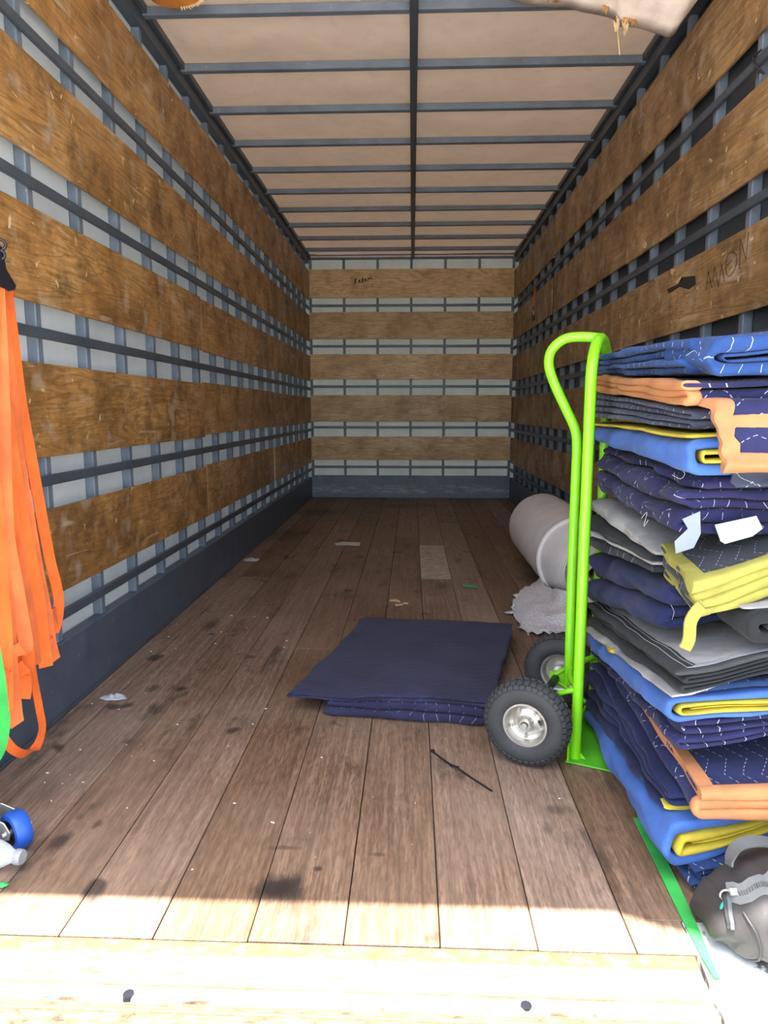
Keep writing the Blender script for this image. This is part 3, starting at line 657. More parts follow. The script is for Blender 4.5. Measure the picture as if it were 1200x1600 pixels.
    def nest(s, A, a0, r0, zc, k=18, stretch=1.0):
        """U-fold around height zc with bend at a0, outer half-height r0"""
        P = [(lerp(a0 + A, a0 + r0, j / k), zc - r0) for j in range(k + 1)]
        for j in range(1, 12):
            an = math.pi * j / 12; P.append((a0 + r0 - r0 * math.sin(an), zc - r0 * math.cos(an)))
        P += [(lerp(a0 + r0, a0 + A, j / k), zc + r0) for j in range(k + 1)]
        return P
def sub(path, l0, l1):
    out, L = [], 0.0
    for i, p in enumerate(path):
        if i: L += math.hypot(p[0] - path[i - 1][0], p[1] - path[i - 1][1])
        if l0 <= L <= l1: out.append(p)
    return out
def plen(path): return sum(math.hypot(path[i][0] - path[i - 1][0], path[i][1] - path[i - 1][1]) for i in range(1, len(path)))
GRP = 'folded moving blankets in the stack'
def blanket(label, FL, FR, BR, BL, seed, rough=0.006, name='moving_blanket', group=GRP):
    root = empty(name, (FL[0], FL[1], min(FL[2], BL[2])), label, 'blanket', group)
    return root, Fold(FL, FR, BR, BL, seed, rough)
def cloth(F, root, mat, fn, name='cloth'):
    mb = MB(); fn(mb); return mb.build(name, mat, root, smooth=75)
def jitter(seed, amp=0.012): return lambda L, h: amp * (noise.noise(Vector((L * 2.1, h * 40.0, seed * 1.3))))
def fold_left(F, root, mat, n, binding=None, where=(), seed=0, a0=0.0, t0=0.0, t1=None, bw=0.032, jit=0.012, start_hi=True, h0=0.0, h1=None, jb=0.012):
    t1 = F.LY if t1 is None else t1
    P, T = F.serp(n, F.LX - a0, start_hi, a0, h0, h1, seed, jit); jf = jitter(seed + F.seed, jb)
    cloth(F, root, mat, lambda mb: F.sheet(mb, P, 't', t0, t1, T * 0.44, 26, jf))
    if binding: bind(F, root, P, T, binding, where, 't', t0, t1, bw, jf)
    return P, T
def fold_front(F, root, mat, n, binding=None, where=(), seed=0, s0=0.0, s1=None, bw=0.032, jit=0.012, a0=0.0, h0=0.0, h1=None, start_hi=True, jb=0.014):
    s1 = F.LX if s1 is None else s1
    P, T = F.serp(n, F.LY - a0, start_hi, a0, h0, h1, seed, jit, 22); jf = jitter(seed + F.seed, jb)
    cloth(F, root, mat, lambda mb: F.sheet(mb, P, 's', s0, s1, T * 0.44, 22, jf))
    if binding: bind(F, root, P, T, binding, where, 's', s0, s1, bw, jf)
    return P, T
def bind(F, root, P, T, mat, where, ax, b0, b1, bw, jf=None, lr=None):
    L = plen(P); half = T * 0.44 + 0.0026; F.taper = 0.97
    for wv in where:
        mb = MB()
        if wv == 'b0': F.sheet(mb, P if lr is None else sub(P, *lr), ax, b0 - 0.004, b0 + bw, half, 3, None if jf is None else jf)
        elif wv == 'start': F.sheet(mb, sub(P, 0, bw + 0.012), ax, b0 - 0.002, b1, half, 26)
        elif wv == 'end': F.sheet(mb, sub(P, L - bw - 0.012, L + 1), ax, b0 - 0.002, b1, half, 26)
        mb.build('edge_binding', mat, root, smooth=75)
    F.taper = 0.55
def nested_left(F, root, mat, inner_mat, seed=0, a0=0.0, t0=0.0, t1=None, core=True, inner_name='edge_binding', wrap=0.26, inner_depth=0.05, h0=0.0, h1=None):
    """outer cloth wrapped round a fold whose bound edge shows at the front"""
    t1 = F.LY if t1 is None else t1; h1 = F.HZ if h1 is None else h1; Hh = h1 - h0; zc = h0 + Hh / 2; th = Hh * wrap / 2
    O = F.nest(F.LX - a0 - 0.01, a0, Hh / 2 - th, zc); jf = jitter(seed, 0.010)
    cloth(F, root, mat, lambda mb: F.sheet(mb, O, 't', t0, t1, th * 0.96, 26, jf))
    ri = Hh / 2 - 2 * th
    if ri > 0.004:
        th2 = ri * 0.36
        I = F.nest(F.LX - a0 - 0.05, a0 + 2 * th + 0.004, ri - th2, zc)
        mb = MB(); F.sheet(mb, I, 't', t0 - 0.004, t0 + inner_depth, th2, 4, jf); mb.build(inner_name, inner_mat, root, smooth=75)
        mb = MB(); F.sheet(mb, I, 't', t0 + inner_depth - 0.002, t1 - 0.02, th2 * 0.95, 18); mb.build('inner_cloth', mat, root, smooth=75)
        if ri - 2 * th2 > 0.003:
            c = MB(); F.sheet(c, [(lerp(a0 + 2 * th + 0.03, F.LX - 0.03, j / 12), zc) for j in range(13)], 't', t0 + 0.002, t0 + inner_depth, (ri - 2 * th2) * 0.8, 4); c.build(inner_name, inner_mat, root, smooth=75)
RX = 1.10
# 1 bottom: dark blue folds beside the bag
r, F = blanket('dark blue folded blanket at the very bottom of the stack, behind the black bag', (0.585, 1.385, 0.010, 0.050), (RX, 1.385, 0.010, 0.150), (RX, 2.195, 0.010, 0.10), (0.60, 2.195, 0.010, 0.022), 1)
fold_left(F, r, 'teal_navy_quilt', 5, seed=1, jit=0.05)
# 2 bright blue with a yellow rolled edge
r, F = blanket('bright blue blanket with a yellow rolled edge, just above the bottom blanket', (0.548, 1.405, 0.036, 0.152), (RX, 1.40, 0.135, 0.178), (RX, 2.195, 0.10, 0.14), (0.572, 2.195, 0.024, 0.060), 2)
nested_left(F, r, 'light_blue_cloth', 'yellow_binding', seed=2, wrap=0.27)
# 3 thick navy, layered side
r, F = blanket('thick navy blanket with many layers showing beside the green toe plate', (0.560, 1.435, 0.150, 0.196), (RX, 1.43, 0.178, 0.195), (RX, 2.195, 0.14, 0.24), (0.578, 2.195, 0.062, 0.236), 3, 0.008)
fold_front(F, r, 'navy_plain', 5, 'yellow_binding', ('start',), seed=3, start_hi=False, jit=0.03, jb=0.02)
# 4 navy chevron with orange binding (lower)
r, F = blanket('navy chevron-stitched blanket with orange binding in the lower half of the stack', (0.590, 1.355, 0.190, 0.250), (RX, 1.36, 0.190, 0.262), (RX, 1.96, 0.24, 0.30), (0.596, 1.96, 0.232, 0.285), 4, 0.004)
fold_left(F, r, 'navy_quilt', 3, 'orange_binding', ('b0', 'end'), seed=4, bw=0.026)
# 5 navy, soft rolls
r, F = blanket('dark navy blanket lying on the lower orange-bound blanket', (0.565, 1.44, 0.300, 0.361), (RX, 1.43, 0.334, 0.388), (RX, 2.195, 0.28, 0.31), (0.580, 2.195, 0.246, 0.268), 5)
fold_left(F, r, 'purple_navy_quilt', 4, seed=5, jit=0.03)
# 6 bright blue with yellow
r, F = blanket('bright blue blanket with a yellow rolled edge under the black-edged grey blanket', (0.540, 1.42, 0.363, 0.424), (RX, 1.41, 0.392, 0.450), (RX, 2.195, 0.32, 0.37), (0.566, 2.195, 0.270, 0.326), 6)
nested_left(F, r, 'light_blue_cloth', 'yellow_binding', seed=6, wrap=0.28)
mb = MB(); F.sheet(mb, [(lerp(-0.006, 0.05, j / 5), F.HZ * 1.02) for j in range(6)], 't', F.LY * 0.55, F.LY, 0.006, 14); mb.build('edge_binding', 'yellow_binding', r, smooth=75)
# 7 thin dark blue
r, F = blanket('thin dark blue folded blanket tucked between the black-edged and yellow-edged ones', (0.592, 1.43, 0.428, 0.480), (RX, 1.42, 0.455, 0.500), (RX, 1.85, 0.40, 0.44), (0.592, 1.85, 0.372, 0.400), 7)
nested_left(F, r, 'teal_navy_quilt', 'teal_navy_quilt', seed=7, wrap=0.40, inner_name='inner_fold')
# 8 grey felt with black edging
r, F = blanket('pale grey felt blanket with black edging halfway up the stack', (0.540, 1.375, 0.438, 0.502), (RX, 1.42, 0.500, 0.548), (RX, 2.195, 0.40, 0.46), (0.560, 2.195, 0.325, 0.412), 8, 0.005)
fold_left(F, r, 'black_cloth', 4, seed=8, h1=F.HZ * 0.80, h0=F.HZ * 0.14, jit=0.02, a0=0.004)
mb = MB(); F.sheet(mb, [(lerp(-0.004, F.LX, j / 14), F.HZ * 0.07) for j in range(15)], 't', 0.02, F.LY, F.HZ * 0.07, 24); mb.build('felt_backing', 'grey_felt', r, smooth=75)
mb = MB(); F.sheet(mb, [(lerp(0.0, F.LX, j / 14), F.HZ * 0.90) for j in range(15)], 't', 0.0, F.LY, F.HZ * 0.085, 24); mb.build('felt_face', 'grey_felt', r, smooth=75)
mb = MB(); F.sheet(mb, [(lerp(-0.006, 0.052, j / 5), F.HZ * 0.90) for j in range(6)], 't', -0.004, F.LY, F.HZ * 0.105, 24); mb.build('edge_binding', 'black_binding', r, smooth=75)
mb = MB(); F.sheet(mb, [(lerp(-0.006, F.LX, j / 14), F.HZ * 0.90) for j in range(15)], 't', -0.006, 0.030, F.HZ * 0.105, 4); mb.build('edge_binding', 'black_binding', r, smooth=75)
for d in (0.020, 0.036):
    m = MB(); m.tube([F.map((lerp(d, F.LX, j / 30), d * 0.5, F.HZ * 1.012)) for j in range(31)], 0.0009, 4).tube([F.map((d, lerp(d * 0.5, F.LY, j / 30), F.HZ * 1.012)) for j in range(31)], 0.0009, 4); m.build('stitching', 'white_tag', r)
# 9 rolled grey at the right
r, F = blanket('small dark grey rolled blanket lying on the black-edged grey blanket', (0.680, 1.375, 0.556, 0.625), (RX, 1.40, 0.572, 0.640), (RX, 1.53, 0.572, 0.640), (0.680, 1.53, 0.556, 0.625), 9, 0.003)
nested_left(F, r, 'black_cloth', 'charcoal_quilt', seed=9, wrap=0.4, inner_name='inner_fold')
mb = MB(); F.sheet(mb, [(lerp(-0.012, 0.10, j / 8), F.HZ * 1.02) for j in range(9)], 't', 0.018, 0.14, 0.003, 6); mb.build('felt_face', 'grey_felt', r, smooth=75)
# 10 navy slumped
r, F = blanket('slumped navy blanket lying under the lime-edged charcoal one', (0.575, 1.56, 0.528, 0.628), (RX, 1.58, 0.560, 0.645), (RX, 2.195, 0.47, 0.60), (0.566, 2.195, 0.416, 0.583), 10, 0.010)
fold_left(F, r, 'navy_plain', 4, seed=10, jit=0.02, jb=0.03)
# 11 layered felt
r, F = blanket('grey felt blanket with a black band seen behind the hand truck tube', (0.578, 1.66, 0.632, 0.690), (RX, 1.66, 0.645, 0.70), (RX, 2.195, 0.60, 0.76), (0.555, 2.195, 0.588, 0.756), 11, 0.006)
for i, (mt, h0, h1, off) in enumerate((('charcoal_quilt', 0.0, 0.28, 0.0), ('grey_felt', 0.28, 0.42, -0.006), ('black_cloth', 0.42, 0.66, -0.010), ('grey_felt', 0.66, 1.0, 0.006))):
    mb = MB(); F.sheet(mb, [(lerp(off + 0.0, F.LX, j / 14), F.HZ * (h0 + h1) / 2) for j in range(15)], 't', 0.0, F.LY, F.HZ * (h1 - h0) * 0.49, 24, jitter(i + 3, 0.02)); mb.build('felt_layer', mt, r, smooth=75)
# 12 charcoal with lime binding
r, F = blanket('charcoal chevron blanket with lime-yellow bound edges and a hanging corner', (0.558, 1.395, 0.598, 0.676), (RX, 1.50, 0.655, 0.748), (RX, 1.655, 0.67, 0.755), (0.580, 1.655, 0.630, 0.712), 12, 0.005)
fold_left(F, r, 'charcoal_quilt', 4, 'lime_binding', ('b0', 'start', 'end'), seed=12, start_hi=False, jit=0.03, bw=0.030, jb=0.02)
MB().ribbon(smooth_path([F.map((0.02, -0.006, F.HZ * 0.4)), F.map((0.010, -0.014, F.HZ * 0.1)), F.map((-0.002, -0.020, -0.025)), F.map((-0.012, -0.018, -0.048))], 4), (1, 0.2, 0), 0.026, 0.004).build('loose_binding', 'lime_binding', r)
# 13 purple navy, with the tags
r, F = blanket('slack purple-navy blanket with two white care tags hanging from it', (0.560, 1.52, 0.750, 0.872), (RX, 1.52, 0.758, 0.882), (RX, 2.195, 0.775, 0.92), (0.556, 2.195, 0.775, 0.916), 13, 0.010)
fold_left(F, r, 'purple_navy_quilt', 5, seed=13, jit=0.05, jb=0.03, h0=F.HZ * 0.02)
def tagsheet(name, mat, pts, th=0.0012):
    return MB().prism(pts, (0, th, 0)).build(name, mat, r)
tagsheet('care_tag', 'white_tag', [at_y(*p, 1.49) for p in [(1117, 820), (1182, 806), (1192, 826), (1176, 838), (1133, 850), (1126, 846)]])
tagsheet('care_tag', 'silver_tag', [at_y(*p, 1.485) for p in [(1066, 811), (1094, 799), (1095, 834), (1084, 856), (1056, 865), (1054, 846), (1075, 826)]])
# 14 light blue with yellow trim
r, F = blanket('light blue blanket with yellow trim in the upper part of the stack', (0.578, 1.475, 0.887, 0.972), (RX, 1.475, 0.900, 0.975), (RX, 2.195, 0.925, 0.995), (0.564, 2.195, 0.922, 0.985), 14, 0.005)
nested_left(F, r, 'light_blue_cloth', 'yellow_binding', seed=14, wrap=0.34, h1=F.HZ * 0.86)
mb = MB(); F.sheet(mb, [(lerp(-0.010, 0.10, j / 6), F.HZ * 0.93) for j in range(7)], 't', 0.01, F.LY, 0.005, 24, jitter(4, 0.01)); mb.build('edge_binding', 'yellow_binding', r, smooth=75)
# 15 slate with a ragged flap
r, F = blanket('slate grey worn blanket whose frayed flap hangs over the front of the stack', (0.578, 1.485, 0.978, 1.022), (RX, 1.485, 0.985, 1.028), (RX, 2.195, 1.0, 1.072), (0.548, 2.195, 1.0, 1.072), 15, 0.006)
fold_front(F, r, 'slate_quilt', 4, seed=15, jit=0.02, jb=0.022)
def flap(F, root, mat, pts, s0, s1, half, skew=0.0, ragged=0.0, nm='hanging_flap'):
    mb = MB(); P = [(p.x, p.y) for p in smooth_path([Vector((a, h, 0)) for a, h in pts], 6)]; L = plen(P)
    F.sheet(mb, P, 's', s0, s1, half, 26, lambda l, h: skew * l / L + ragged * noise.noise(Vector((l * 60, 0, 1))))
    return mb.build(nm, mat, root, smooth=75), P
flap(F, r, 'slate_quilt', [(0.10, F.HZ * 0.12), (0.02, F.HZ * 0.10), (-0.018, F.HZ * -0.1), (-0.022, -0.04), (-0.020, -0.09), (-0.026, -0.118)], 0.045, F.LX, 0.004, 0.04, 0.012)
# 16 navy with orange binding (upper)
r, F = blanket('navy blanket with wide orange binding hanging over the front, second from the top', (0.556, 1.45, 1.028, 1.078), (RX, 1.45, 1.032, 1.092), (RX, 2.195, 1.075, 1.125), (0.552, 2.195, 1.078, 1.124), 16, 0.006)
fold_front(F, r, 'purple_navy_quilt', 3, 'orange_binding', ('b0',), seed=16, jit=0.02, bw=0.028, jb=0.022)
fp = [(0.10, F.HZ * 0.10), (0.0, F.HZ * 0.10), (-0.032, F.HZ * -0.05), (-0.040, -0.04), (-0.044, -0.090), (-0.052, -0.112), (-0.042, -0.124), (-0.030, -0.112), (-0.026, -0.09)]
o_, P = flap(F, r, 'purple_navy_quilt', fp, 0.012, F.LX, 0.005, 0.060)
Lf = plen(P)
mb = MB(); F.sheet(mb, P, 's', 0.008, 0.040, 0.0068, 3, lambda l, h: 0.060 * l / Lf); mb.v = [(v[0], v[1], v[2]) for v in mb.v]
mb2 = MB(); mb2.uv = []
def edge_strip(l0, l1, s0, s1, half=0.0072):
    Q = sub(P, l0, l1); m_ = MB(); F.sheet(m_, Q, 's', s0, s1, half, 24, lambda l, h: 0.060 * (l0 + l) / Lf); m_.build('edge_binding', 'orange_binding', r, smooth=75)
def left_strip():
    m_ = MB(); n = len(P)
    # binding of constant width down the slanting left edge of the flap
    mb_ = MB(); mb_.uv = []
    L = 0; rows = []
    for i, (a, h) in enumerate(P):
        if i: L += math.hypot(a - P[i - 1][0], h - P[i - 1][1])
        s = 0.008 + 0.060 * L / Lf; p, q = P[max(i - 1, 0)], P[min(i + 1, n - 1)]
        dx, dz = q[0] - p[0], q[1] - p[1]; l = math.hypot(dx, dz) or 1; nx, nn = -dz / l, dx / l
        rows.append([F.map((ss, a + nx * e, h + nn * e)) for e in (0.0072, -0.0072) for ss in ((s, s + 0.016, s + 0.032) if e > 0 else (s + 0.032, s + 0.016, s))])
    for rw in rows: mb_.v += [tuple(v) for v in rw]; mb_.uv += [(0, 0)] * 6
    for i in range(n - 1):
        for k in range(6):
            q = (k + 1) % 6; mb_.f.append((i * 6 + k, i * 6 + q, i * 6 + 6 + q, i * 6 + 6 + k))
    mb_.f.append((0, 1, 2, 3, 4, 5)); e = (n - 1) * 6; mb_.f.append((e + 5, e + 4, e + 3, e + 2, e + 1, e))
    mb_.build('edge_binding', 'orange_binding', r, smooth=75)
left_strip()
edge_strip(Lf - 0.085, Lf + 1, 0.012, F.LX)
edge_strip(Lf - 0.160, Lf - 0.128, 0.012, F.LX)
# 17 top: bright blue
r, F = blanket('bright blue white-stitched blanket on top of the whole stack', (0.580, 1.47, 1.085, 1.168), (RX, 1.46, 1.088, 1.188), (RX, 2.195, 1.12, 1.20), (0.548, 2.195, 1.125, 1.188), 17, 0.008)
fold_front(F, r, 'bright_blue_quilt', 4, seed=17, jit=0.03, a0=0.05, jb=0.03)
nested_left(F, r, 'bright_blue_quilt', 'bright_blue_quilt', seed=17, a0=0.012, t0=-0.02, t1=0.20, wrap=0.36, inner_name='inner_fold', inner_depth=0.06)

def thread(root, pts): MB().tube(smooth_path(pts, 4), 0.0004, 4).build('loose_thread', 'white_tag', root)
B = {x['label'].split()[0] + ' ' + x['label'].split()[1]: x for x in col.objects if x.name.startswith('moving_blanket') and 'label' in x}
for key, x0, pts in (('slate grey', 0.0, [(1140, 718), (1145, 728), (1156, 745), (1170, 752), (1182, 758)]), ('slack purple-navy', 0, [(1050, 742), (1062, 748), (1070, 741), (1066, 736)]),
                     ('slack purple-navy', 0, [(1002, 810), (1010, 800), (1006, 822), (1012, 812)]), ('bright blue', 0, [(1072, 556), (1084, 548), (1090, 558), (1080, 562)]), ('slumped navy', 0, [(1048, 945), (1052, 955), (1050, 968)])):
    thread(B[key], [at_y(px, py, 1.425 if key == 'slate grey' else 1.50) + Vector((0, -0.004 * (i % 2), 0)) for i, (px, py) in enumerate(pts)])
# ---- the blanket lying on the floor
r, F = blanket('dark navy folded blanket lying alone in the middle of the floor', (-0.300, 2.235, 0.002, 0.072), (0.258, 2.150, 0.002, 0.098), (0.455, 3.06, 0.002, 0.072), (-0.215, 3.17, 0.002, 0.062), 21, 0.006, group=None)
Fl = F
fold_left(F, r, 'floor_blanket_front', 2, seed=21, jit=0.03, t0=0.0, t1=F.LY - 0.02, h1=F.HZ * 0.76, jb=0.012, start_hi=False)
P = [(lerp(-0.004, F.LY, j / 40), F.HZ * (0.80 - (0.0 if j else 0))) for j in range(41)]
def top_edge(l, h): return -0.125 + 0.105 * min(1.0, l / 0.78) ** 0.9
cloth(F, r, 'floor_blanket_navy', lambda mb: F.sheet(mb, P, 's', 0.0, F.LX + 0.004, F.HZ * 0.075, 40, top_edge), 'top_layer')
P2 = [(lerp(-0.002, F.LY, j / 40), F.HZ * 0.93) for j in range(41)]
cloth(F, r, 'floor_blanket_navy', lambda mb: F.sheet(mb, P2, 's', 0.0, F.LX + 0.006, F.HZ * 0.07, 40, lambda l, h: -0.118 + 0.105 * min(1.0, l / 0.78) ** 0.9), 'top_layer')

# ================================================================== FOAM WRAP ROLL
AXX, AZ, RR = 0.900, 0.228, 0.226
roll = empty('foam_wrap_roll', (AXX, 4.1, 0), 'big roll of white foam wrap lying against the right wall behind the hand truck', 'wrap roll')
prof = [(0.05, 4.86), (0.20, 4.855), (0.219, 4.835), (RR, 4.80)] + [(RR - 0.002 * math.sin(k * 1.7), 4.78 - k * 0.075) for k in range(14)] + [(RR, 3.745), (RR + 0.006, 3.725), (RR + 0.004, 3.705), (RR - 0.012, 3.695), (RR - 0.018, 3.66), (RR - 0.030, 3.58), (RR - 0.045, 3.50), (RR - 0.062, 3.43), (RR - 0.080, 3.385)]
mb = MB(); mb.uv = []; NR = 64; m_ = len(prof)
for k in range(NR):
    an = 2 * math.pi * k / NR
    for (rr, y) in prof:
        w = rr * (1 + 0.012 * nz((math.cos(an), math.sin(an), y), 2.0, 4))
        mb.v.append((AXX + w * math.cos(an), y + 0.012 * math.sin(an * 1.0), max(0.002, AZ + w * math.sin(an)))); mb.uv.append((y * 1.0, an * RR))
for k in range(NR):
    q = (k + 1) % NR
    for i in range(m_ - 1): mb.f.append((k * m_ + i, q * m_ + i, q * m_ + i + 1, k * m_ + i + 1))
mb.build('wrapped_body', 'foam_wrap', roll, smooth=50)
MB().lathe([(0.030, -0.02), (0.035, 0.0), (0.06, 0.004), (0.09, -0.002), (0.12, 0.003), (0.146, 0.0), (0.149, 0.02)], (AXX, 3.385, AZ), (0, -1, 0), 48).build('roll_end', 'roll_end', roll, smooth=60)
MB().lathe([(0.030, 0.0), (0.030, 0.25), (0.034, 0.25), (0.034, -0.004)], (AXX, 3.388, AZ), (0, 1, 0), 28).build('cardboard_core', 'beige_edge', roll, smooth=60)
ctl = [[(846, 902, .10), (858, 915, .12), (872, 920, .15), (892, 925, .16)],
       [(832, 912, .06), (846, 930, .07), (868, 938, .10), (892, 945, .11)],
       [(806, 932, .045), (834, 948, .065), (862, 958, .07), (892, 962, .08)],
       [(800, 945, .02), (826, 968, .03), (856, 975, .035), (892, 978, .035)],
       [(806, 965, .012), (822, 985, .012), (852, 991, .012), (892, 985, .014)]]
grid = [[at_z(px, py, z) for px, py, z in row] for row in ctl]
def surf(u, v):
    rows = []
    for row in grid:
        pts = row; n = len(pts) - 1; i = min(int(v * n), n - 1); t = v * n - i
        p0, p1, p2, p3 = pts[max(i - 1, 0)], pts[i], pts[i + 1], pts[min(i + 2, n)]
        rows.append(0.5 * ((2 * p1) + (p2 - p0) * t + (2 * p0 - 5 * p1 + 4 * p2 - p3) * t * t + (3 * p1 - p0 - 3 * p2 + p3) * t ** 3))
    n = len(rows) - 1; i = min(int(u * n), n - 1); t = u * n - i
    p0, p1, p2, p3 = rows[max(i - 1, 0)], rows[i], rows[i + 1], rows[min(i + 2, n)]
    p = 0.5 * ((2 * p1) + (p2 - p0) * t + (2 * p0 - 5 * p1 + 4 * p2 - p3) * t * t + (3 * p1 - p0 - 3 * p2 + p3) * t ** 3)
    rag = max(0.0, (u - 0.86) / 0.14) + max(0.0, (0.10 - v) / 0.10)
    d = Vector((0.015 * nz(p, 8, 2), 0.02 * nz(p, 8, 3), 0.016 * nz(p, 9, 6) + 0.002 * nz(p, 40, 1)))
    d += Vector((-0.05 * max(0, nz(p, 38, 7)) * rag, -0.06 * nz(p, 45, 9) * rag, 0))
    p = p + d; p.z = max(0.004, p.z); return p
MB().grid(surf, 44, 44).build('loose_sheet', 'foam_loose', roll, smooth=180, solid=0.003)

# ================================================================== ORANGE STRAPS ON THE LEFT WALL
straps = empty('strap_bundle', (-1.13, 2.0, 0.05), 'hanging bundle of bright orange webbing straps on the left wall', 'strap')
def SP(px, py, dx=0.0):
    k = max(0.0, min(1.0, (py - 380) / 700.0)); return at_x(px, py, -1.118 + 0.085 * k + dx)
strands = [
    ([(10, 440), (20, 520), (32, 620), (46, 700), (62, 790), (77, 870), (90, 925), (91, 955), (84, 985), (78, 972)], 0.038, 0.015, 0),
    ([(-12, 440), (2, 520), (18, 640), (38, 770), (56, 880), (72, 960), (80, 1010), (86, 1032)], 0.044, 0.02, 1),
    ([(-16, 470), (0, 580), (16, 700), (38, 830), (58, 930), (66, 1000), (72, 1042)], 0.042, 0.03, 0),
    ([(-18, 500), (-4, 640), (16, 780), (34, 880), (48, 960), (56, 1020), (58, 1038)], 0.044, 0.04, 1),
    ([(-14, 560), (2, 700), (14, 800), (26, 900), (36, 980), (44, 1030), (36, 1052), (24, 1040)], 0.042, 0.05, 0),
    ([(-16, 520), (0, 660), (12, 760), (20, 860), (28, 960), (34, 1040), (37, 1075), (35, 1092)], 0.044, 0.035, 0),
    ([(-20, 620), (-6, 760), (6, 870), (14, 960), (18, 1040), (24, 1110), (27, 1132)], 0.046, 0.055, 1),
    ([(-22, 680), (-6, 820), (0, 920), (6, 1000), (4, 1045), (-8, 1050)], 0.046, 0.07, 0),
    ([(-16, 720), (-2, 860), (4, 960), (8, 1050), (8, 1110)], 0.040, 0.045, 0),
    ([(20, 880), (34, 960), (46, 1020), (54, 1068), (62, 1110), (66, 1140), (56, 1168), (40, 1178), (22, 1172), (8, 1156), (-6, 1130)], 0.026, 0.045, 0),
    ([(10, 820), (24, 910), (36, 980), (40, 1010), (30, 1024), (18, 1010)], 0.040, 0.065, 1),
    ([(52, 900), (60, 960), (68, 1000), (80, 1000), (86, 975), (84, 950)], 0.036, 0.02, 1),
]
for i, (pts, w, dx, pale) in enumerate(strands):
    if pts[0][1] > 445: pts = [(-3 - (i % 4), 428)] + ([(pts[0][0] * 0.6 - 2, (428 + pts[0][1]) / 2)] if pts[0][1] > 600 else []) + pts   # all hang from the buckle
    path = smooth_path([SP(px, py, dx * min(1.0, max(0.35, (py - 400) / 300))) for px, py in pts], 6)
    tw = 0.0 if i == 0 else (i * 0.37) % 1.0 - 0.35
    wd = [Vector((0.35 + 1.3 * tw + 0.5 * nz(p, 2.2, i), 0.9, 0.12 * nz(p, 5, i + 20))) for p in path]
    MB().ribbon(path, wd, w * 0.86, 0.0028).build('strap', 'orange_strap_pale' if pale else 'orange_strap', straps)
# ratchet buckle
bk = MB()
bk.prism([SP(-6, 418, 0.03), SP(10, 423, 0.03), SP(25, 448, 0.03), SP(24, 453, 0.03), SP(14, 456, 0.03), SP(-6, 446, 0.03)], (0.012, -0.02, 0)).build('ratchet_handle', 'black_plastic', straps, bevel=0.001)
MB().prism([SP(-6, 382, 0.03), SP(3, 388, 0.03), SP(7, 405, 0.03), SP(10, 424, 0.03), SP(-2, 428, 0.03), SP(-6, 420, 0.03)], (0.010, -0.016, 0)).build('ratchet_body', 'black_plastic', straps, bevel=0.001)
for cyy, rr in ((382, 0.013), (398, 0.011)):
    c = SP(0, cyy, 0.036); MB().lathe([(rr + 0.004 * math.cos(a), 0.004 * math.sin(a)) for a in [2 * math.pi * k / 8 for k in range(8)]], c, (0.4, -0.9, 0), 24, closed=True).build('ratchet_ring', 'dark_metal', straps, smooth=60)
MB().tube([SP(8, 407, 0.025), SP(14, 409, 0.025)], 0.003, 8).build('ratchet_pin', 'zinc', straps)
MB().tube([SP(-4, 360, 0.02), SP(-3, 384, 0.03)], 0.005, 8).build('hanging_hook', 'dark_metal', straps)
gs = MB().ribbon(smooth_path([SP(-26, 420, 0.015), SP(-28, 600, 0.05), SP(-28, 800, 0.08), SP(-20, 980, 0.10), SP(-8, 1060, 0.10), SP(-2, 1110, 0.10), SP(0, 1135, 0.10), SP(-6, 1165, 0.10), SP(-20, 1190, 0.10)], 5), (0.5, 0.85, 0), 0.045, 0.003).build('green_strap', 'green_strap')
tag(gs, 'green webbing strap curling at the left edge beside the orange straps', 'strap')

# ================================================================== DOLLY WITH BLUE CASTER, BOTTLE
dol = empty('furniture_dolly', (-1.05, 1.45, 0), 'furniture dolly with a blue caster wheel poking in at the left edge', 'dolly')
WC = at_z(27, 1330, 0.0); cw = Vector((WC.x - 0.005, WC.y + 0.012, 0.046)); wax = Vector((-0.55, -0.80, 0.0)).normalized()
MB().lathe([(0.030, -0.018), (0.043, -0.018), (0.046, -0.012), (0.046, 0.012), (0.043, 0.018), (0.030, 0.018)], cw, wax, 40).build('caster_wheel', 'blue_tread', dol, smooth=50)
MB().lathe([(0.0, 0.019), (0.010, 0.019), (0.012, 0.012), (0.024, 0.010), (0.030, 0.0175), (0.030, -0.0175), (0.024, -0.010), (0.0, -0.012)], cw, wax, 32).build('caster_hub', 'black_plastic', dol, smooth=50)
side = wax.cross(Vector((0, 0, 1))).normalized()
back = Vector((-1, 0.1, 0)).normalized()
for e in (-1, 1):
    o_ = cw + wax * 0.025 * e
    MB().prism([o_ + back * 0.062 + Vector((0, 0, 0.052)), o_ + back * 0.0 + Vector((0, 0, 0.030)), o_ - back * 0.014 + Vector((0, 0, 0.006)), o_ - back * 0.010 - Vector((0, 0, 0.012)), o_ + back * 0.012 - Vector((0, 0, 0.014)), o_ + back * 0.090 + Vector((0, 0, 0.030))], wax * 0.003).build('caster_fork', 'zinc', dol, bevel=0.0008)
MB().tube([cw - wax * 0.030, cw + wax * 0.034], 0.006, 10).build('caster_axle', 'zinc', dol, smooth=50)
pc = cw + back * 0.095
MB().obox(Vector((pc.x, pc.y, 0.100)), (0.030, 0, 0), (0, 0.035, 0), (0, 0, 0.003)).build('caster_plate', 'zinc', dol, bevel=0.001)
MB().lathe([(0.0, -0.006), (0.026, -0.006), (0.026, 0.003)], Vector((pc.x, pc.y, 0.096)), (0, 0, 1), 24).build('swivel_bearing', 'zinc', dol, smooth=50)
MB().box(-1.160, -1.030, 1.13, 1.535, 0.1035, 0.122).build('deck_board', 'bare_wood', dol, bevel=0.003)
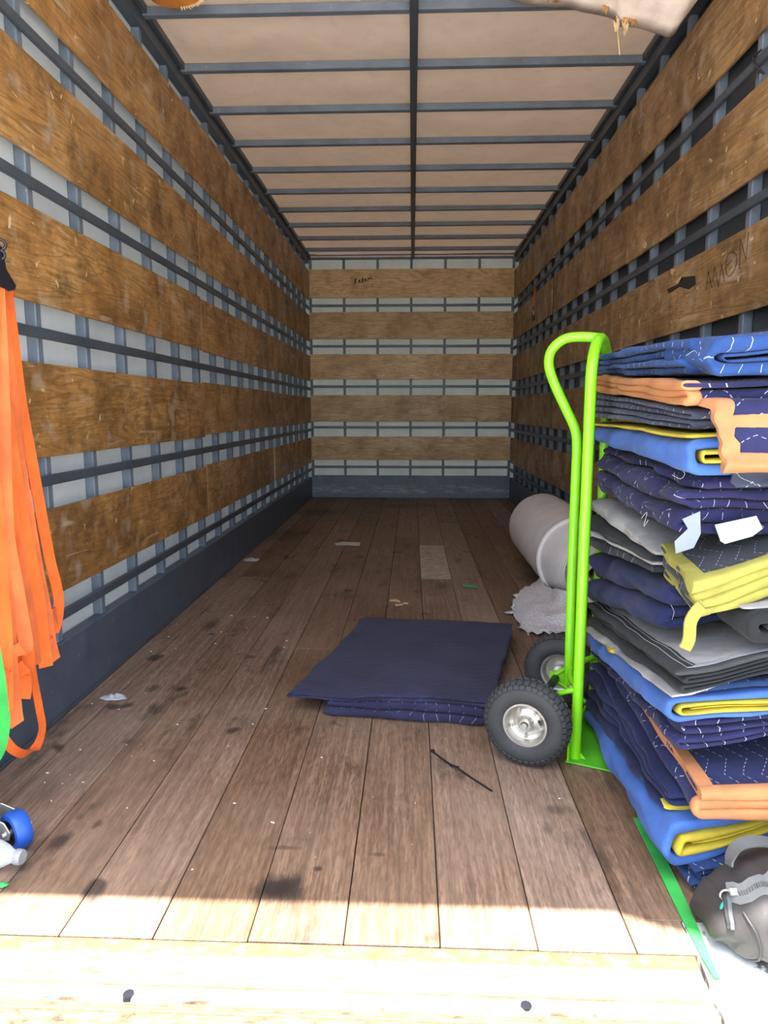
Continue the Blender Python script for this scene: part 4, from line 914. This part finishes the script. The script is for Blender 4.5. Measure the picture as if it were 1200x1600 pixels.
MB().box(-1.165, -1.022, 1.12, 1.545, 0.122, 0.134).build('carpet_pad', 'beige_edge', dol, bevel=0.005)
bt = empty('water_bottle', at_z(20, 1362, 0.0), 'clear plastic water bottle with a white cap lying by the blue caster', 'bottle')
ba = Vector((0.94, -0.10, 0.0)).normalized(); capc = at_z(33, 1362, 0.0); c0 = Vector((capc.x - 0.010, capc.y + 0.004, 0.0335))
MB().lathe([(0.0, -0.205), (0.026, -0.205), (0.0325, -0.195), (0.033, -0.175), (0.0315, -0.165), (0.033, -0.150), (0.0315, -0.130), (0.033, -0.115), (0.033, -0.060), (0.030, -0.045), (0.024, -0.028), (0.016, -0.014), (0.0135, -0.006), (0.0135, 0.004)], c0, ba, 36).build('bottle_body', 'clear_plastic', bt, smooth=50)
cap = MB().lathe([(0.0135, -0.002), (0.0155, -0.002), (0.0160, 0.012), (0.0150, 0.015), (0.0, 0.015)], c0, ba, 36)
for k in range(28):
    an = 2 * math.pi * k / 28; e1 = ba.cross(Vector((0, 0, 1))).normalized(); e2 = ba.cross(e1); d = e1 * math.cos(an) + e2 * math.sin(an)
    cap.obox(c0 + d * 0.0160 + ba * 0.005, ba * 0.006, ba.cross(d) * 0.0006, d * 0.0006)
cap.build('bottle_cap', 'white_tag', bt, smooth=40)
MB().lathe([(0.0333, -0.155), (0.0333, -0.095)], c0, ba, 36).build('bottle_label', 'silver_tag', bt, smooth=50)

# ================================================================== BLACK BAG
bag = empty('duffel_bag', (0.80, 1.26, 0.002), 'black duffel bag with a grey zip slumped in front of the blanket stack', 'bag')
def bag_pt(u, v):
    """u round the section (0..1), v along the length"""
    x = 0.566 + 0.50 * v
    ang = 2 * math.pi * u; c, s = math.cos(ang), math.sin(ang)
    e = 0.62; cx = math.copysign(abs(c) ** e, c); sx = math.copysign(abs(s) ** e, s)
    endk = min(1.0, (v / 0.16)) ** 0.55 if v < 0.16 else (min(1.0, (1 - v) / 0.10) ** 0.5 if v > 0.9 else 1.0)
    hgt = 0.086 * (0.52 + 0.48 * min(1, v / 0.30)) ; dep = 0.090
    zc = 0.002 + hgt
    y = 1.258 + dep * cx * (0.35 + 0.65 * endk) * (1.0 - 0.12 * sx) + 0.02 * (1 - endk)
    z = zc + hgt * sx * (0.30 + 0.70 * endk) - hgt * (1 - endk) * 0.25
    p = Vector((x, y, z))
    w = 0.030 * (0.30 - abs(nz(p, 9, 2))) + 0.016 * (0.3 - abs(nz(p, 19, 5))) + 0.012 * nz(p, 6, 8)
    crease = 0.022 * max(0, 1 - abs((v - 0.10) * 14 - (z - 0.10) * 9)) * max(0, -c)
    p += Vector((0.7 * w, (w + crease), 0.8 * w if sx > -0.6 else 0))
    p.z = max(0.003, p.z); return p
mb = MB(); NU, NV = 72, 60
for j in range(NV + 1):
    for i in range(NU): mb.v.append(tuple(bag_pt(i / NU, max(0.0005, min(0.9995, j / NV)))))
for j in range(NV):
    for i in range(NU):
        q = (i + 1) % NU; mb.f.append((j * NU + i, j * NU + q, (j + 1) * NU + q, (j + 1) * NU + i))
mb.f.append(tuple(range(NU))); mb.f.append(tuple(NV * NU + i for i in range(NU)))
mb.build('bag_body', 'bag_cloth', bag, smooth=180)
def bag_line(uv, off=0.002):
    out = []
    for u, v in uv:
        p = bag_pt(u, v); n = (bag_pt(u + 0.004, v) - bag_pt(u - 0.004, v)).cross(bag_pt(u, v + 0.006) - bag_pt(u, v - 0.006))
        n.normalize(); c = Vector((p.x, 1.265, 0.10))
        if n.dot(p - c) < 0: n = -n
        out.append(p + n * off)
    return out
zl = bag_line([(0.30 - 0.01 * t, 0.075 + 0.86 * t) for t in [k / 40 for k in range(41)]], 0.003)
zp = MB().ribbon(zl, (0, 0.8, 0.5), 0.036, 0.003).build('zip_tape', 'grey_strap', bag)
tt = MB()
for k in range(120):
    t = k / 119 * (len(zl) - 1); i = min(int(t), len(zl) - 2); p = zl[i].lerp(zl[i + 1], t - i)
    tt.obox(p + Vector((0, -0.001, 0.002)), (0.0011, 0, 0), (0, 0.0035, 0.002), (0, -0.0008, 0.0013))
tt.build('zip_teeth', 'zip_grey', zp)
z2 = bag_line([(0.30 + 0.17 * t, 0.075 + 0.010 * t) for t in [k / 16 for k in range(17)]], 0.003)
zq = MB().ribbon(z2, (1, 0.1, 0), 0.020, 0.003).build('zip_tape', 'bag_dark', bag)
tt = MB()
for k in range(48):
    t = k / 47 * (len(z2) - 1); i = min(int(t), len(z2) - 2); p = z2[i].lerp(z2[i + 1], t - i); tt.obox(p + Vector((0, -0.002, 0.001)), (0.0035, 0, 0), (0, 0.001, 0.001), (0, 0, 0.0011))
tt.build('zip_teeth', 'zip_grey', zq)
MB().tube([zl[0] + Vector((0.010 * math.cos(a) - 0.006, -0.006, 0.010 * math.sin(a))) for a in [2 * math.pi * k / 14 for k in range(14)]], 0.0022, 6, closed=True).build('zip_ring', 'zinc', bag, smooth=60)
MB().obox(zl[1] + Vector((0, -0.004, 0.003)), (0.010, 0, 0), (0, 0.006, 0.003), (0, -0.003, 0.004)).build('zip_slider', 'zinc', bag, bevel=0.001)
MB().tube(smooth_path([zl[0] + Vector(d) for d in ((-0.004, -0.010, -0.004), (-0.014, -0.012, -0.022), (-0.012, -0.014, -0.040), (0.0, -0.014, -0.056), (0.004, -0.012, -0.062))], 4), 0.0035, 8).build('pull_cord', 'teal_cord', bag, smooth=60)
MB().ribbon(smooth_path([at_y(1139, 1352, 1.275), at_y(1141, 1338, 1.28), at_y(1152, 1322, 1.285), at_y(1172, 1315, 1.285), at_y(1200, 1316, 1.285), at_y(1240, 1330, 1.28), at_y(1262, 1356, 1.275)], 5), (0, 0.9, 0.3), 0.024, 0.004).build('carry_handle', 'zip_grey', bag)
MB().ribbon(bag_line([(0.42 + 0.24 * t, 0.215) for t in [k / 16 for k in range(17)]], 0.003), (1, 0, 0), 0.042, 0.003).build('webbing_band', 'grey_strap', bag)
MB().tube(bag_line([(0.40 + 0.28 * t, 0.115 + 0.03 * math.sin(3 * t)) for t in [k / 20 for k in range(21)]], 0.001), 0.0028, 8).build('piping', 'bag_dark', bag, smooth=60)
fs = MB().ribbon([(0.578, 1.66, 0.0035), (0.572, 1.50, 0.0035), (0.567, 1.40, 0.0035), (0.563, 1.32, 0.0035), (0.560, 1.26, 0.0035), (0.557, 1.20, 0.0035), (0.556, 1.155, 0.0035)], (1, 0, 0), [0.030, 0.030, 0.028, 0.026, 0.022, 0.016, 0.010], 0.003).build('floor_strap', 'green_strap')
tag(fs, 'flat green strap on the floor between the blanket stack and the black bag', 'strap')

# ================================================================== LITTER ON THE FLOOR
def scrap(name, poly, mat, label, th=0.002, cat='scrap', z=0.003):
    pts = [at_z(px, py, z) for px, py in poly]; o = MB().prism(pts, (0, 0, th)).build(name, mat); tag(o, label, cat); return o
scrap('paper_card', [(523, 849), (535, 847), (563, 848), (562, 853), (545, 852), (525, 852)], 'white_paper', 'small white paper card lying on the far floor', cat='paper')
for i, (poly, lb) in enumerate((([(608, 938), (618, 937), (626, 940), (625, 942), (617, 940), (609, 940)], 'curved pale wood splinter, the longest of three on the floor'),
                                ([(617, 945), (629, 944), (630, 946), (618, 947)], 'straight pale wood splinter lying nearest the floor blanket'),
                                ([(630, 942), (637, 942), (638, 944), (631, 944)], 'tiny pale wood splinter, the shortest of the three'))):
    o = scrap('wood_splinter', poly, 'bare_wood', lb, 0.004, 'splinter'); o['group'] = 'wood splinters on the floor'
scrap('green_scrap', [(722, 915), (735, 914), (748, 917), (747, 919), (733, 918), (723, 917)], 'green_scrap', 'thin bright green plastic strip on the far floor', cat='plastic strip')
def rag(name, px, py, rx, ry, label, mat='grey_rag', hgt=0.014, ang=0.0):
    c = at_z(px, py, 0)
    def fn(u, v):
        a = 2 * math.pi * u; rr = v * (1 + 0.35 * noise.noise(Vector((math.cos(a) * 2.2, math.sin(a) * 2.2, px))))
        x, y = rx * rr * math.cos(a), ry * rr * math.sin(a)
        x, y = x * math.cos(ang) - y * math.sin(ang), x * math.sin(ang) + y * math.cos(ang)
        return (c.x + x, c.y + y, 0.002 + max(0, hgt * (1 - v * v) * (0.7 + 0.9 * noise.noise(Vector((x * 60, y * 60, py))))))
    o = MB().grid(fn, 40, 8).build(name, mat, smooth=180, solid=0.0015); tag(o, label, 'rag'); return o
rag('crumpled_wrap', 177, 1091, 0.048, 0.026, 'crumpled grey plastic scrap on the floor below the orange straps')
rag('crumpled_wrap', 393, 875, 0.055, 0.05, 'crumpled pale plastic scrap against the left kick plate, far back')
rag('leaf_litter', 3, 1384, 0.014, 0.010, 'small green leaf crumb on the floor below the bottle', 'green_scrap', 0.006)
a, b = at_z(676, 1174, 0.004), at_z(769, 1236, 0.004); m1 = at_z(712, 1198, 0.010); m0 = at_z(700, 1192, 0.006)
zt = empty('cable_tie', a, 'thin black cable tie lying on the floor in front of the blanket', 'cable tie')
MB().ribbon(smooth_path([a, m0, m1, at_z(735, 1214, 0.004), b], 6), (0.45, 0.9, 0.1), 0.0052, 0.0018).build('tie_strap', 'black_plastic', zt)
MB().obox(a + Vector((0, 0, 0.002)), (0.004, -0.003, 0), (0.003, 0.004, 0), (0, 0, 0.003)).build('tie_head', 'black_plastic', zt, bevel=0.0006)
MB().ribbon(smooth_path([m1 + Vector((-0.016, 0.014, -0.002)), m1, m1 + Vector((0.008, -0.010, 0.004))], 4), (0.6, 0.6, 0.2), 0.007, 0.002).build('tie_knot', 'black_plastic', zt)
rs = random.Random(5); lit = MB()
for k in range(170):
    if k < 60: x, y = XL + abs(rs.gauss(0, 0.22)) + 0.02, rs.uniform(1.6, 7.6)
    else: x, y = rs.uniform(XL + 0.05, 0.5), rs.uniform(1.4, 7.8)
    if -0.45 < x < 0.5 and 2.1 < y < 3.3: continue
    s = rs.uniform(0.0010, 0.0030); a_ = rs.uniform(0, 6.28)
    lit.obox((x, y, 0.003), (s * math.cos(a_) * rs.uniform(1, 2.2), s * math.sin(a_), 0), (-s * math.sin(a_) * 0.6, s * math.cos(a_) * 0.6, 0), (0, 0, 0.0012))
o = lit.build('litter', 'white_paper'); tag(o, 'tiny pale crumbs and chips scattered over the floor', 'litter', kind='stuff')

# ================================================================== THINGS ON THE WALLS AND ROOF
q0, q1 = at_x(836, 449, XR - 0.012), at_x(833.5, 478, XR - 0.012); q2 = at_x(833, 489, XR - 0.014); q3 = at_x(833, 501, XR - 0.012)
hk = empty('hanging_strap', q3, 'short orange strap with a shiny buckle hanging on the far right wall', 'strap')
MB().ribbon(smooth_path([q0, q0.lerp(q1, 0.5) + Vector((-0.004, 0, 0)), q1], 5), (0, 1, 0), 0.045, 0.006).build('webbing', 'orange_fabric', hk)
MB().ribbon([q1, q2], (0, 1, 0), 0.03, 0.008).build('lower_webbing', 'dark_metal', hk)
MB().lathe([(0.018 + 0.009 * math.cos(a), 0.009 * math.sin(a)) for a in [2 * math.pi * k / 8 for k in range(8)]], q2, (1, 0.25, 0), 20, closed=True).build('buckle', 'zinc', hk, smooth=60)
MB().tube([q2, q3], 0.012, 8).build('hook', 'dark_metal', hk, smooth=60)
hw = at_x(1178, 92, XR - 0.008)
wire = MB().tube(smooth_path([at_x(1190, 78, XR - 0.008), at_x(1178, 88, XR - 0.012), at_x(1178, 98, XR - 0.012), at_x(1186, 107, XR - 0.012), at_x(1194, 115, XR - 0.010), at_x(1186, 112, XR - 0.010), at_x(1183, 124, XR - 0.008)], 5), 0.0035, 8).build('wire_hook', 'dark_metal')
tag(wire, 'bent black wire hook on the right wall rail near the top', 'hook')
# torn panel hanging from the roof at the right
low = [(775, -6), (820, 4), (870, 11), (920, 20), (958, 28), (968, 40), (985, 42), (1005, 44), (1025, 53), (1040, 59), (1052, 54), (1060, 40), (1072, 22), (1086, -4)]
lowp = [at_y(px, py, 2.98 - 0.10 * i / 13) for i, (px, py) in enumerate(low)]
lowp = smooth_path(lowp, 4)
tp = MB(); nl = len(lowp); NV = 10
for i, p in enumerate(lowp):
    for j in range(NV + 1):
        t = j / NV; q = Vector((lerp(p.x, 0.30 + 0.85 * i / (nl - 1), t), lerp(p.y, 2.35, t), lerp(p.z, 2.725, t) - 0.05 * math.sin(math.pi * t) * (i / nl)))
        q += Vector((0, 0, 0.010 * nz(q, 9, 3) + 0.006 * nz(q, 30, 4))); q.z = min(q.z, 2.735); tp.v.append(tuple(q))
for i in range(nl - 1):
    for j in range(NV):
        a_ = i * (NV + 1) + j; tp.f.append((a_, a_ + 1, a_ + NV + 2, a_ + NV + 1))
pan = empty('torn_panel', (0.75, 2.6, 2.5), 'torn whitish board with splintered edge drooping from the roof at the right', 'torn board')
tp.build('board_face', 'torn_panel', pan, smooth=180, solid=0.008)
for k, (px, py) in enumerate(((962, 38), (975, 42), (985, 12), (978, 26), (990, 30), (1040, 20), (946, 12))):
    c = at_y(px, py, 2.90); rs2 = random.Random(k); m_ = MB()
    for z_ in range(5):
        d = Vector((rs2.uniform(-0.5, 0.5), rs2.uniform(-0.4, 0.4), -1)).normalized(); o1 = c + Vector((rs2.uniform(-0.012, 0.012), 0, rs2.uniform(-0.012, 0.012)))
        m_.tube([o1 - d * 0.020, o1, o1 + d * 0.020], [0.0015, 0.0055, 0.0006], 5)
    m_.build('splinters', 'torn_wood' if k in (2, 3, 4, 5, 6) else 'bare_wood', pan)
c = at_y(967, 62, 2.93); MB().tube([at_y(965, 46, 2.93), at_y(968, 86, 2.94)], 0.0022, 6).build('dangling_splinter', 'bare_wood', pan)
# round-ended orange plywood piece at the left
pl = empty('plywood_offcut', at_y(275, 0, 3.12), 'orange plywood piece with a round splintered end stuck under the roof bows', 'plywood')
arc = [at_y(276 + 42 * math.cos(a), -6 + 19 * math.sin(a), 3.12) for a in [math.pi * k / 16 for k in range(17)]]
arc += [at_y(225, -60, 3.05), at_y(325, -60, 3.05)][::1]
def zc_(p): q = Vector(p); q.z = min(q.z, 2.70); return q
MB().prism([zc_(p) for p in arc], (0, -0.10, 0.022)).build('board_face', 'orange_ply', pl)
m_ = MB()
for k in range(12):
    a_ = math.pi * (0.08 + 0.36 * k / 11); p = at_y(276 + 42 * math.cos(a_), -6 + 19.5 * math.sin(a_), 3.115); d = Vector((math.cos(a_), 0, -math.sin(a_) * 0.7))
    m_.tube([p - d * 0.008, p, p + d * 0.012 * (0.6 + 0.6 * (k % 3) / 2)], [0.004, 0.004, 0.0008], 5)
m_.build('splinters', 'bare_wood', pl)
